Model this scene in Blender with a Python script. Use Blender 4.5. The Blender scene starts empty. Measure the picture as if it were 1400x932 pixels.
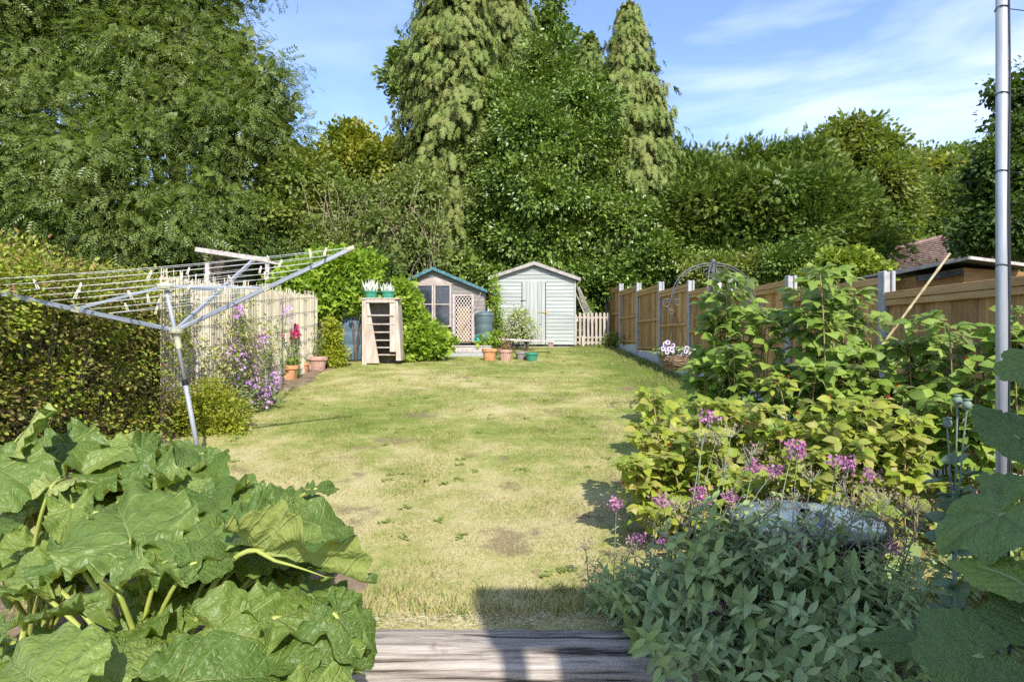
import bpy, math, random
import numpy as np
from mathutils import Vector, Matrix, noise as mnoise

# ------------------------------------------------------------------ camera, sky, sun, exposure
scn = bpy.context.scene
COL = scn.collection
R = math.radians
FPX = 850.0          # focal length in pixels of the 1400 px wide photograph
EYE = 1.6
cam = bpy.data.cameras.new("camera"); cam.sensor_width = 36; cam.lens = 36*FPX/1400
cam.clip_start = 0.05; cam.clip_end = 3000
camo = bpy.data.objects.new("camera", cam); COL.objects.link(camo)
camo.location = (0, 0, EYE); camo.rotation_euler = (R(90), 0, 0)
scn.camera = camo

SUN_S, SUN_T = -0.27, -0.90        # light travels along (SUN_S, 1, SUN_T)
sd = Vector((SUN_S, 1, SUN_T)).normalized()
sun_el = math.asin(-sd.z)
sun_az = math.atan2(-sd.x, -sd.y)   # compass-like angle of the sun from +Y
sl = bpy.data.lights.new("sun", 'SUN'); sl.energy = 3.7; sl.angle = R(0.53); sl.color = (1.0, 0.955, 0.87)
so = bpy.data.objects.new("sun", sl); COL.objects.link(so)
so.rotation_euler = sd.to_track_quat('-Z', 'Y').to_euler()

w = bpy.data.worlds.new("World"); scn.world = w; w.use_nodes = True
nt = w.node_tree; N = nt.nodes; Lk = nt.links
for n in list(N): N.remove(n)
out = N.new('ShaderNodeOutputWorld'); bg = N.new('ShaderNodeBackground')
sky = N.new('ShaderNodeTexSky'); sky.sky_type = 'NISHITA'; sky.sun_disc = False
sky.sun_elevation = sun_el; sky.sun_rotation = sun_az
sky.air_density = 1.0; sky.dust_density = 0.6; sky.ozone_density = 2.2
bg.inputs[1].default_value = 0.148
tc = N.new('ShaderNodeTexCoord'); mp = N.new('ShaderNodeMapping'); mp.inputs['Scale'].default_value = (1.1, 1.1, 5.0)
mp.inputs['Rotation'].default_value = (0, R(9), R(20))
nz = N.new('ShaderNodeTexNoise'); nz.inputs['Scale'].default_value = 2.1; nz.inputs['Detail'].default_value = 7; nz.inputs['Roughness'].default_value = 0.52
nz.inputs['Distortion'].default_value = 0.35
rp = N.new('ShaderNodeValToRGB'); rp.color_ramp.elements[0].position = 0.45; rp.color_ramp.elements[1].position = 0.80
rp.color_ramp.elements[0].color = (0, 0, 0, 1); rp.color_ramp.elements[1].color = (0.85, 0.85, 0.85, 1)
sx = N.new('ShaderNodeSeparateXYZ')
mr = N.new('ShaderNodeMapRange'); mr.inputs[1].default_value = -0.25; mr.inputs[2].default_value = 0.45; mr.inputs[3].default_value = 0.25; mr.inputs[4].default_value = 1.0
ml = N.new('ShaderNodeMath'); ml.operation = 'MULTIPLY'
mx = N.new('ShaderNodeMixRGB'); mx.inputs[2].default_value = (5.2, 5.6, 6.3, 1)
tint = N.new('ShaderNodeMixRGB'); tint.blend_type = 'MULTIPLY'; tint.inputs[0].default_value = 1; tint.inputs[2].default_value = (1.0, 1.0, 1.12, 1)
Lk.new(tc.outputs['Generated'], mp.inputs[0]); Lk.new(mp.outputs[0], nz.inputs[0]); Lk.new(nz.outputs[0], rp.inputs[0])
Lk.new(tc.outputs['Generated'], sx.inputs[0]); Lk.new(sx.outputs[0], mr.inputs[0])
Lk.new(rp.outputs[0], ml.inputs[0]); Lk.new(mr.outputs[0], ml.inputs[1])
Lk.new(sky.outputs[0], tint.inputs[1]); Lk.new(tint.outputs[0], mx.inputs[1]); Lk.new(ml.outputs[0], mx.inputs[0])
Lk.new(mx.outputs[0], bg.inputs[0]); Lk.new(bg.outputs[0], out.inputs[0])

scn.view_settings.view_transform = 'Standard'; scn.view_settings.look = 'None'
scn.view_settings.exposure = 0.93; scn.view_settings.gamma = 1; scn.view_settings.use_curve_mapping = False
scn.cycles.max_bounces = 6; scn.cycles.diffuse_bounces = 3; scn.cycles.glossy_bounces = 2
scn.cycles.transmission_bounces = 4; scn.cycles.transparent_max_bounces = 8
scn.cycles.caustics_reflective = False; scn.cycles.caustics_refractive = False
scn.cycles.use_denoising = False

# ------------------------------------------------------------------ helpers
rng = np.random.default_rng(11)
random.seed(5)

def at(px, py, Y):
    """photograph position seen at real depth Y (metres) -> world point"""
    return Vector(((px-700)*Y/FPX, Y, EYE-(py-466)*Y/FPX))

def g(x, Y):
    """ground height"""
    if Y < 3.05: return -0.16
    z = 0.07+0.0875*(Y-3)
    if Y > 24: z = 0.07+0.0875*21+0.03*(Y-24)
    return z

def tag(o, label=None, cat=None, group=None, kind=None):
    if label: o['label'] = label
    if cat: o['category'] = cat
    if group: o['group'] = group
    if kind: o['kind'] = kind
    return o

def empty(name, loc, label, cat, group=None):
    o = bpy.data.objects.new(name, None); COL.objects.link(o); o.location = loc
    o.empty_display_size = 0.1
    return tag(o, label, cat, group)

def link(name, me, mat, parent=None):
    o = bpy.data.objects.new(name, me); COL.objects.link(o)
    if mat is not None:
        for m in (mat if isinstance(mat, (list, tuple)) else [mat]): me.materials.append(m)
    if parent is not None:
        o.parent = parent
        o.matrix_parent_inverse = Matrix.Translation(parent.location).inverted() if parent.parent is None and parent.type == 'EMPTY' else Matrix.Identity(4)
    return o

def np_mesh(name, V, F, mat, parent=None, smooth=False, uv=None):
    V = np.asarray(V, dtype=np.float32); F = np.asarray(F, dtype=np.int32)
    me = bpy.data.meshes.new(name)
    me.vertices.add(len(V)); me.vertices.foreach_set('co', V.ravel())
    k = F.shape[1]
    me.loops.add(F.size); me.loops.foreach_set('vertex_index', F.ravel())
    me.polygons.add(len(F)); me.polygons.foreach_set('loop_start', np.arange(0, F.size, k, dtype=np.int32))
    me.polygons.foreach_set('loop_total', np.full(len(F), k, dtype=np.int32))
    if smooth: me.polygons.foreach_set('use_smooth', np.ones(len(F), dtype=bool))
    if uv is not None:
        ul = me.uv_layers.new(name='UVMap')
        ul.data.foreach_set('uv', np.asarray(uv, dtype=np.float32)[F.ravel()].ravel())
    me.update(calc_edges=True); me.validate()
    return link(name, me, mat, parent)

def unit(a): return a/np.maximum(np.linalg.norm(a, axis=-1, keepdims=True), 1e-9)

def scatter_arrays(tm, P, D, Nn, S):
    tv, tf = tm
    P = np.asarray(P, float); D = unit(np.asarray(D, float)); Nn = np.asarray(Nn, float)
    Rr = unit(np.cross(D, Nn)); Nn = np.cross(Rr, D)
    S = np.broadcast_to(np.asarray(S, float).reshape(-1, 1, 1), (len(P), 1, 1))
    V = (tv[None, :, 0, None]*Rr[:, None, :]+tv[None, :, 1, None]*D[:, None, :]+tv[None, :, 2, None]*Nn[:, None, :])*S+P[:, None, :]
    F = tf[None]+(np.arange(len(P))*len(tv))[:, None, None]
    return V.reshape(-1, 3), F.reshape(-1, tf.shape[1])

def scatter(name, tm, P, D, Nn, S, mat, parent=None, smooth=False):
    V, F = scatter_arrays(tm, P, D, Nn, S)
    return np_mesh(name, V, F, mat, parent, smooth)

# leaf templates: x = width, y = towards the tip, z = normal
def T(v, f): return (np.array(v, float), np.array(f, int))
def t_leaf2(wd=0.5, fold=0.08, droop=0.12):
    return T([(0, 0, 0), (wd/2, .32, fold), (wd*.42, .68, fold*.6-droop*.4), (0, 1, -droop), (-wd*.42, .68, fold*.6-droop*.4), (-wd/2, .32, fold)],
             [(0, 1, 2, 3), (0, 3, 4, 5)])
def t_rhomb(wd=0.4): return T([(0, 0, 0), (wd/2, .45, .04), (0, 1, -.06), (-wd/2, .45, .04)], [(0, 1, 2, 3)])
def t_join(parts):
    vs, fs, o = [], [], 0
    for tv, tf in parts:
        vs.append(tv); fs.append(tf+o); o += len(tv)
    return (np.vstack(vs), np.vstack(fs))
def t_place(tm, p, d, n, s):
    V, F = scatter_arrays(tm, [p], [d], [n], [s]); return (V, F)
def t_pinnate(pairs=4, w=0.32, l=0.36, droop=0.35):
    ps = []
    for i in range(pairs):
        t = 0.2+0.62*i/(pairs-1); z = -droop*t*t
        for s in (-1, 1):
            ps.append(t_place(t_rhomb(w), (0, t, z), (s*.85, .55, -.25), (0, .1, 1), l))
    ps.append(t_place(t_rhomb(w), (0, .82, -droop*.7), (0, 1, -.6), (0, .3, 1), l))
    return t_join(ps)
def t_frond(n=5, droop=0.3):
    ps = [t_place(t_rhomb(.13), (0, 0, 0), (0, 1, 0), (0, 0, 1), 1.0)]
    for i in range(n):
        t = 0.1+0.7*i/(n-1); l = .45*(1-t*.6)
        for s in (-1, 1):
            ps.append(t_place(t_rhomb(.34), (0, t, 0), (s*.62, .8, random.uniform(-.3, .3)), (random.uniform(-.4, .4), 0, 1), l))
    return t_join(ps)
def t_grid(widths, zs, fold=0.08):
    n = len(widths); v = []; f = []
    for i, (wd, z) in enumerate(zip(widths, zs)):
        y = i/(n-1)
        v += [(-wd/2, y, z+fold*wd), (0, y, z), (wd/2, y, z+fold*wd)]
    for i in range(n-1):
        a = i*3; f += [(a, a+1, a+4, a+3), (a+1, a+2, a+5, a+4)]
    return T(v, f)
def t_berryleaf(): return t_grid([.10, .56, .70, .60, .34, .02], [0, .03, .03, 0, -.05, -.12], .10)
def t_trifoliate():
    b = t_berryleaf()
    return t_join([t_place(b, (0, .38, 0), (0, 1, -.25), (0, .2, 1), .75),
                   t_place(b, (0.01, .33, 0), (.95, .25, -.3), (0, 0, 1), .62), t_place(b, (-.01, .33, 0), (-.95, .25, -.3), (0, 0, 1), .62)])
def t_blade(): return T([(-.06, 0, 0), (.06, 0, 0), (0, 1, -.15)], [(0, 1, 2)])
def t_lance(wd=.3): return t_grid([.04, wd*.85, wd, wd*.6, .01], [0, .04, .03, -.04, -.14], .15)
def t_fan(r=1.0, lobes=5, k=.72):
    """rounded lobed leaf: quads round a centre"""
    v = [(0, .35, .06)]; n = lobes*2
    for i in range(n):
        a = -math.pi*.88+2*math.pi*.88*i/(n-1)
        rr = .55*(1 if i % 2 == 0 else k)*(1.1 if abs(a) < .4 else 1)
        v.append((math.sin(a)*rr, .35+math.cos(a)*rr, -.05 if i % 2 == 0 else .02))
    f = [(0, i, i+1, i+2) for i in range(1, n-1, 2)]
    return T(v, f)

class MB:
    """collects simple solids and links them as one mesh"""
    def __init__(s): s.v = []; s.f = []
    def add(s, v, f):
        o = len(s.v); s.v += [tuple(p) for p in v]; s.f += [tuple(i+o for i in q) for q in f]; return s
    def box(s, c, size, rz=0, M=None):
        hx, hy, hz = (q/2 for q in size); v = []
        for x in (-hx, hx):
            for y in (-hy, hy):
                for z in (-hz, hz): v.append(Vector((x, y, z)))
        if M is None: M = Matrix.Rotation(rz, 3, 'Z')
        v = [M @ p+Vector(c) for p in v]
        return s.add(v, [(0, 1, 3, 2), (4, 6, 7, 5), (0, 4, 5, 1), (2, 3, 7, 6), (0, 2, 6, 4), (1, 5, 7, 3)])
    def bar(s, a, b, wd, h=None, up=(0, 0, 1)):
        h = h or wd; a = Vector(a); b = Vector(b); d = (b-a); L = d.length; d.normalize()
        u = Vector(up)
        if abs(d.dot(u)) > .98: u = Vector((0, 1, 0))
        r = d.cross(u).normalized(); u = r.cross(d)
        M = Matrix((r, d, u)).transposed()
        return s.box((a+b)/2, (wd, L, h), M=M)
    def tube(s, pts, r, n=8, cap=True, flat=1.0):
        pts = [Vector(p) for p in pts]; m = len(pts)
        rr = r if isinstance(r, (list, tuple)) else [r]*m
        v = []; prev = None
        for i, p in enumerate(pts):
            d = (pts[min(i+1, m-1)]-pts[max(i-1, 0)]); d = d.normalized() if d.length > 1e-9 else Vector((0, 0, 1))
            if prev is None:
                a = Vector((1, 0, 0)) if abs(d.x) < .8 else Vector((0, 1, 0)); u = d.cross(a).normalized()
            else: u = (prev-d*prev.dot(d)).normalized()
            prev = u; q = d.cross(u)
            for k in range(n):
                t = 2*math.pi*k/n; v.append(p+(u*math.cos(t)+q*math.sin(t)*flat)*rr[i])
        f = []
        for i in range(m-1):
            for k in range(n):
                k2 = (k+1) % n; f.append((i*n+k, i*n+k2, (i+1)*n+k2, (i+1)*n+k))
        if cap: f.append(tuple(range(n-1, -1, -1))); f.append(tuple((m-1)*n+k for k in range(n)))
        return s.add(v, f)
    def lathe(s, prof, c=(0, 0, 0), n=24, flute=0, fl_n=12):
        v = []; f = []; m = len(prof); c = Vector(c)
        for r, z in prof:
            for k in range(n):
                t = 2*math.pi*k/n; q = r*(1+flute*math.cos(fl_n*t)); v.append(c+Vector((q*math.cos(t), q*math.sin(t), z)))
        for i in range(m-1):
            for k in range(n):
                k2 = (k+1) % n; f.append((i*n+k, i*n+k2, (i+1)*n+k2, (i+1)*n+k))
        return s.add(v, f)
    def prism(s, poly, depth):
        """poly: 3D points of one face, depth: extrusion vector"""
        n = len(poly); v = [Vector(p) for p in poly]+[Vector(p)+Vector(depth) for p in poly]
        f = [tuple(range(n)), tuple(range(2*n-1, n-1, -1))]+[(i, i+n, (i+1) % n+n, (i+1) % n) for i in range(n)]
        return s.add(v, f)
    def build(s, name, mat, parent=None, smooth=False, bevel=0):
        me = bpy.data.meshes.new(name); me.from_pydata([tuple(p) for p in s.v], [], s.f)
        import bmesh
        bm = bmesh.new(); bm.from_mesh(me); bmesh.ops.recalc_face_normals(bm, faces=bm.faces); bm.to_mesh(me); bm.free()
        if smooth: me.polygons.foreach_set('use_smooth', [True]*len(me.polygons))
        me.update()
        o = link(name, me, mat, parent)
        if bevel:
            b = o.modifiers.new('bevel', 'BEVEL'); b.width = bevel; b.segments = 1; b.limit_method = 'ANGLE'
        return o

def bez(a, b, c, n=10):
    a, b, c = Vector(a), Vector(b), Vector(c)
    return [a*(1-t)**2+b*2*t*(1-t)+c*t*t for t in [i/(n-1) for i in range(n)]]

# ------------------------------------------------------------------ materials
def newmat(name):
    m = bpy.data.materials.new(name); m.use_nodes = True
    nt = m.node_tree
    for n in list(nt.nodes): nt.nodes.remove(n)
    o = nt.nodes.new('ShaderNodeOutputMaterial')
    return m, nt, nt.nodes.new, nt.links.new, o

def ramp(new, cols, pos=None):
    r = new('ShaderNodeValToRGB'); e = r.color_ramp.elements
    n = len(cols); pos = pos or [i/(n-1) for i in range(n)]
    while len(e) < n: e.new(0.5)
    for i in range(n): e[i].position = pos[i]; e[i].color = (*cols[i], 1)
    return r

def leaf_mat(name, cols, patch=None, patch_scale=0.6, transl=0.3, rough=0.5, spec=0.35, under=None, tcol=None):
    warm = lambda c: (c[0]*1.16, c[1]*1.12, c[2]*.95) if c[1] > c[2]*1.6 and c[1] > c[0] else c
    cols = [warm(c) for c in cols]; patch = warm(patch) if patch else None
    m, nt, new, ln, o = newmat(name)
    geo = new('ShaderNodeNewGeometry')
    r = ramp(new, cols); ln(geo.outputs['Random Per Island'], r.inputs[0]); col = r.outputs[0]
    if patch:
        nz = new('ShaderNodeTexNoise'); nz.inputs['Scale'].default_value = patch_scale; nz.inputs['Detail'].default_value = 3
        ln(geo.outputs['Position'], nz.inputs['Vector'])
        rr = ramp(new, [(0, 0, 0), (1, 1, 1)], [.42, .62]); ln(nz.outputs[0], rr.inputs[0])
        mx = new('ShaderNodeMixRGB'); mx.inputs[2].default_value = (*patch, 1)
        mm = new('ShaderNodeMath'); mm.operation = 'MULTIPLY'; mm.inputs[1].default_value = .75
        ln(rr.outputs[0], mm.inputs[0]); ln(mm.outputs[0], mx.inputs[0]); ln(col, mx.inputs[1]); col = mx.outputs[0]
    if under:
        mx = new('ShaderNodeMixRGB'); mx.inputs[2].default_value = (*under, 1)
        ln(geo.outputs['Backfacing'], mx.inputs[0]); ln(col, mx.inputs[1]); col = mx.outputs[0]
    p = new('ShaderNodeBsdfPrincipled'); p.inputs['Roughness'].default_value = rough; p.inputs['Specular IOR Level'].default_value = spec
    ln(col, p.inputs['Base Color'])
    tr = new('ShaderNodeBsdfTranslucent'); hs = new('ShaderNodeMixRGB'); hs.blend_type = 'MULTIPLY'; hs.inputs[0].default_value = 1
    hs.inputs[2].default_value = (*(tcol or (1.5, 1.6, .7)), 1); ln(col, hs.inputs[1]); ln(hs.outputs[0], tr.inputs[0])
    ms = new('ShaderNodeMixShader'); ms.inputs[0].default_value = transl
    ln(p.outputs[0], ms.inputs[1]); ln(tr.outputs[0], ms.inputs[2]); ln(ms.outputs[0], o.inputs[0])
    return m

def rough_mat(name, cols, scale=6, stretch=(1, 1, 1), rough=.8, bump=.3, detail=6, island=0.0, pos=None, spec=.3, metallic=0, coords='Object', distort=0.0, bscale=None, bdist=.01, dirt=None):
    m, nt, new, ln, o = newmat(name)
    tc = new('ShaderNodeTexCoord'); mp = new('ShaderNodeMapping'); mp.inputs['Scale'].default_value = stretch
    ln(tc.outputs[coords], mp.inputs[0])
    nz = new('ShaderNodeTexNoise'); nz.inputs['Scale'].default_value = scale; nz.inputs['Detail'].default_value = detail; nz.inputs['Roughness'].default_value = .6
    nz.inputs['Distortion'].default_value = distort
    geo = new('ShaderNodeNewGeometry')
    if island:
        va = new('ShaderNodeVectorMath'); va.operation = 'SCALE'; va.inputs[0].default_value = (13, 7, 5); ln(geo.outputs['Random Per Island'], va.inputs['Scale'])
        vb = new('ShaderNodeVectorMath'); vb.operation = 'ADD'; ln(mp.outputs[0], vb.inputs[0]); ln(va.outputs[0], vb.inputs[1]); ln(vb.outputs[0], nz.inputs['Vector'])
    else: ln(mp.outputs[0], nz.inputs['Vector'])
    r = ramp(new, cols, pos or [.3+.4*i/(len(cols)-1) for i in range(len(cols))]); ln(nz.outputs[0], r.inputs[0]); col = r.outputs[0]
    if island:
        mr = new('ShaderNodeMapRange'); mr.inputs[3].default_value = 1-island; mr.inputs[4].default_value = 1+island*.6
        ln(geo.outputs['Random Per Island'], mr.inputs[0])
        mm = new('ShaderNodeMixRGB'); mm.blend_type = 'MULTIPLY'; mm.inputs[0].default_value = 1; ln(col, mm.inputs[1]); ln(mr.outputs[0], mm.inputs[2]); col = mm.outputs[0]
    if dirt:
        n2 = new('ShaderNodeTexNoise'); n2.inputs['Scale'].default_value = dirt[1]; n2.inputs['Detail'].default_value = 8; n2.inputs['Roughness'].default_value = .7; ln(tc.outputs[coords], n2.inputs['Vector'])
        r2 = ramp(new, [(0, 0, 0), (1, 1, 1)], [dirt[2], dirt[2]+.14]); ln(n2.outputs[0], r2.inputs[0])
        mx = new('ShaderNodeMixRGB'); mx.inputs[2].default_value = (*dirt[0], 1); ln(r2.outputs[0], mx.inputs[0]); ln(col, mx.inputs[1]); col = mx.outputs[0]
    p = new('ShaderNodeBsdfPrincipled'); p.inputs['Roughness'].default_value = rough; p.inputs['Specular IOR Level'].default_value = spec; p.inputs['Metallic'].default_value = metallic
    ln(col, p.inputs['Base Color'])
    b = new('ShaderNodeBump'); b.inputs['Strength'].default_value = bump; b.inputs['Distance'].default_value = bdist; ln(nz.outputs[0], b.inputs['Height']); ln(b.outputs[0], p.inputs['Normal'])
    ln(p.outputs[0], o.inputs[0])
    return m

def plain(name, c, rough=.5, metallic=0, spec=.4, var=.15, scale=14):
    c2 = tuple(max(0, x*(1-var)) for x in c); c3 = tuple(min(1, x*(1+var)) for x in c)
    return rough_mat(name, [c2, c, c3], scale=scale, rough=rough, metallic=metallic, spec=spec, bump=.08)
# ------------------------------------------------------------------ setting: ground, lawn, sleeper
def lawn_colour_nodes(nt, new, ln, blade):
    """dry summer lawn: green, yellow-green, straw and bare soil, by place"""
    geo = new('ShaderNodeNewGeometry')
    def nz(s, d=4, ro=.55, off=0):
        mp = new('ShaderNodeMapping'); mp.inputs['Location'].default_value = (off, off*.7, 0); ln(geo.outputs['Position'], mp.inputs[0])
        n = new('ShaderNodeTexNoise'); n.inputs['Scale'].default_value = s; n.inputs['Detail'].default_value = d; n.inputs['Roughness'].default_value = ro
        ln(mp.outputs[0], n.inputs['Vector']); return n.outputs[0]
    def math_(op, a, b, cl=False):
        m = new('ShaderNodeMath'); m.operation = op; m.use_clamp = cl
        for i, q in enumerate((a, b)):
            if isinstance(q, (int, float)): m.inputs[i].default_value = q
            else: ln(q, m.inputs[i])
        return m.outputs[0]
    a = nz(.55, 3); b = nz(2.6, 5, .65, 3.1); c = nz(14, 5, .7, 7.7)
    s = math_('ADD', math_('MULTIPLY', a, .9), math_('MULTIPLY', b, .8)); s = math_('ADD', s, math_('MULTIPLY', c, .35))
    # greener strip in the damp shade along the fence, drier in the middle of the lawn
    sx = new('ShaderNodeSeparateXYZ'); ln(geo.outputs['Position'], sx.inputs[0])
    fx = math_('ADD', sx.outputs[0], math_('MULTIPLY', sx.outputs[1], .0588))
    mr = new('ShaderNodeMapRange'); mr.inputs[1].default_value = 2.4; mr.inputs[2].default_value = 3.6; mr.inputs[3].default_value = 0; mr.inputs[4].default_value = -.34; ln(fx, mr.inputs[0])
    m2 = new('ShaderNodeMapRange'); m2.inputs[1].default_value = 4.2; m2.inputs[2].default_value = 7.5; m2.inputs[3].default_value = .18; m2.inputs[4].default_value = .0; ln(sx.outputs[1], m2.inputs[0])
    s = math_('ADD', s, mr.outputs[0]); s = math_('ADD', s, m2.outputs[0])
    r = ramp(new, [(.14, .19, .035), (.22, .26, .06), (.33, .33, .11), (.45, .40, .185), (.54, .46, .26)], [.72, .90, 1.02, 1.16, 1.34])
    # ramp positions beyond 1 are not allowed: rescale
    for e, p_ in zip(r.color_ramp.elements, [.18, .38, .53, .68, .90]): e.position = p_
    ms = new('ShaderNodeMapRange'); ms.inputs[1].default_value = .62; ms.inputs[2].default_value = 1.42; ln(s, ms.inputs[0]); ln(ms.outputs[0], r.inputs[0])
    col = r.outputs[0]
    if blade:
        rr = ramp(new, [(.55, .75, .45), (1, 1, 1), (1.25, 1.15, .95)], [0, .5, 1]); ln(geo.outputs['Random Per Island'], rr.inputs[0])
        mx = new('ShaderNodeMixRGB'); mx.blend_type = 'MULTIPLY'; mx.inputs[0].default_value = 1; ln(col, mx.inputs[1]); ln(rr.outputs[0], mx.inputs[2]); col = mx.outputs[0]
        # some blades are plain straw, some plain green wherever they grow
        wn = new('ShaderNodeMath'); wn.operation = 'FRACT'; w1 = new('ShaderNodeMath'); w1.operation = 'MULTIPLY'; w1.inputs[1].default_value = 37.7
        ln(geo.outputs['Random Per Island'], w1.inputs[0]); ln(w1.outputs[0], wn.inputs[0])
        r3 = ramp(new, [(0, 0, 0), (1, 1, 1)], [.74, .76]); ln(wn.outputs[0], r3.inputs[0])
        mx = new('ShaderNodeMixRGB'); mx.inputs[2].default_value = (.48, .40, .20, 1); ln(r3.outputs[0], mx.inputs[0]); ln(col, mx.inputs[1]); col = mx.outputs[0]
        r4 = ramp(new, [(1, 1, 1), (0, 0, 0)], [.2, .22]); ln(wn.outputs[0], r4.inputs[0])
        mx = new('ShaderNodeMixRGB'); mx.inputs[2].default_value = (.16, .23, .05, 1); ln(r4.outputs[0], mx.inputs[0]); ln(col, mx.inputs[1]); col = mx.outputs[0]
    else:
        so_ = ramp(new, [(0, 0, 0), (1, 1, 1)], [.60, .67]); ln(nz(1.3, 6, .62, 21.3), so_.inputs[0])
        mx = new('ShaderNodeMixRGB'); mx.inputs[2].default_value = (.23, .165, .11, 1); mm = math_('MULTIPLY', so_.outputs[0], .8); ln(mm, mx.inputs[0]); ln(col, mx.inputs[1]); col = mx.outputs[0]
        f = ramp(new, [(.62, .62, .55), (1.2, 1.2, 1.15)], [.3, .7]); ln(nz(70, 4, .8, 1.7), f.inputs[0])
        mx = new('ShaderNodeMixRGB'); mx.blend_type = 'MULTIPLY'; mx.inputs[0].default_value = 1; ln(col, mx.inputs[1]); ln(f.outputs[0], mx.inputs[2]); col = mx.outputs[0]
    return col, nz

def lawn_mat(blade=False):
    m, nt, new, ln, o = newmat('lawn_blades' if blade else 'lawn')
    col, nz = lawn_colour_nodes(nt, new, ln, blade)
    p = new('ShaderNodeBsdfPrincipled'); p.inputs['Roughness'].default_value = .75; p.inputs['Specular IOR Level'].default_value = .15
    ln(col, p.inputs['Base Color'])
    if blade:
        tr = new('ShaderNodeBsdfTranslucent'); ln(col, tr.inputs[0]); ms = new('ShaderNodeMixShader'); ms.inputs[0].default_value = .3
        ln(p.outputs[0], ms.inputs[1]); ln(tr.outputs[0], ms.inputs[2]); ln(ms.outputs[0], o.inputs[0])
    else:
        b = new('ShaderNodeBump'); b.inputs['Strength'].default_value = .6; b.inputs['Distance'].default_value = .03; ln(nz(28, 5, .8, 4), b.inputs['Height']); ln(b.outputs[0], p.inputs['Normal'])
        ln(p.outputs[0], o.inputs[0])
    return m

def lumps(x, y): return .022*mnoise.noise(Vector((x*.8, y*.8, 0)))+.010*mnoise.noise(Vector((x*3, y*3, 5)))
def lawn_z(x, y): return g(x, y)+lumps(x, y)*(1 if y > 3.3 else 0)

def grid_sheet(name, xs, ys, zf, mat, kind='structure'):
    V = [(x, y, zf(x, y)) for y in ys for x in xs]; n = len(xs)
    F = [(j*n+i, j*n+i+1, (j+1)*n+i+1, (j+1)*n+i) for j in range(len(ys)-1) for i in range(n-1)]
    return tag(np_mesh(name, V, F, mat, smooth=True), kind=kind)

soil = rough_mat('soil', [(.10, .07, .045), (.19, .135, .085), (.28, .21, .14)], scale=5, bump=.8, bdist=.05, rough=.95)
far_ground = rough_mat('rough_grass', [(.06, .09, .02), (.11, .13, .04), (.17, .15, .07)], scale=1.5, bump=.4, bdist=.1, rough=.95)
# one far-reaching sheet of terrain just under the lawn, with the hill behind
ys = [-60, -20, -6, -1, 1, 3.04, 3.06]+list(np.linspace(3.2, 26, 24))+[32, 40, 60, 100, 200, 600]
xs = [-600, -150, -60, -30, -15, -8, -4, 0, 4, 8, 15, 30, 60, 150, 600]
grid_sheet('ground', xs, ys, lambda x, y: g(x, y)-.03 if y >= 3.05 else -.2, far_ground)
LAWN = lawn_mat(); BLADE = lawn_mat(True)
grid_sheet('lawn', list(np.linspace(-4.6, 4.2, 90)), list(np.linspace(3.12, 20.5, 160)), lawn_z, LAWN)
paving = rough_mat('paving', [(.22, .20, .18), (.30, .28, .25), (.36, .34, .30)], scale=7, bump=.3)
grid_sheet('patio', [-6, 0, 6], [-6, 0, 3.1], lambda x, y: -.16, paving)
# bare soil bed under the rhubarb
grid_sheet('soil_bed', list(np.linspace(-4.2, -.6, 60)), list(np.linspace(1.2, 4.4, 50)), lambda x, y: -1.0 if (y < 3.02 and x > -1.5) else (-(.14 if y > 3.0 else .35)*max(0, min(1, (x+(.92 if y > 3.0 else 1.5)-.22*mnoise.noise(Vector((y*2.2, x*2, 7))))*9))-.14*max(0, min(1, (y-3.95-.3*mnoise.noise(Vector((x*2, 3, 7))))*6)))+(lawn_z(x, max(y, 3.3))+.012+.03*mnoise.noise(Vector((x*5, y*5, 1)))) if y > 3.0 else .06+.03*mnoise.noise(Vector((x*5, y*5, 1))), soil)
grid_sheet('flower_border', list(np.linspace(-4.3, -3.5, 12)), list(np.linspace(4.1, 14.5, 60)), lambda x, y: lawn_z(x, y)+.02*(1 if x < -3.85+.12*math.sin(y*2.3) else -1.4)+.02*mnoise.noise(Vector((x*6, y*6, 3))), soil)

# grass blades: one sheet of countless blades
def grass(name, n, y0, y1, xl, xr, hmin, hmax, wmul=1.0, mat=None, power=1.0, label=None):
    u = rng.random(n); ya = y0*(y1/y0)**u
    f = rng.random(n); x = xl(ya)+(xr(ya)-xl(ya))*f
    # patchy thickness
    pz = np.array([mnoise.noise(Vector((a*1.7, b*1.7, 9))) for a, b in zip(x, ya)])
    keep = rng.random(n) < np.clip(.62+1.1*pz, .12, 1); x, ya, pz = x[keep], ya[keep], pz[keep]; n = len(x)
    z = np.array([lawn_z(a, b) for a, b in zip(x, ya)])
    D = np.c_[rng.normal(0, .55, n), rng.normal(0, .55, n), np.ones(n)]
    Nn = np.c_[rng.normal(0, 1, n), -np.ones(n)*.6, rng.normal(0, .3, n)]
    s = (hmin+(hmax-hmin)*rng.random(n)**1.5)*(1+.6*np.clip(pz, -.4, .6))*(ya/5)**.25*wmul
    o = scatter(name, t_blade(), np.c_[x, ya, z-.002], D, Nn, s, mat or BLADE)
    return tag(o, label or 'short dry summer grass covering the lawn', 'grass', kind='stuff')
def xleft(y): return np.maximum(-3.85+0*y, -.95*y)
def xright(y): return np.minimum(4.1-.0588*y, .86*y)
grass('lawn_grass', 380000, 3.25, 19.5, xleft, xright, .018, .042)
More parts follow.
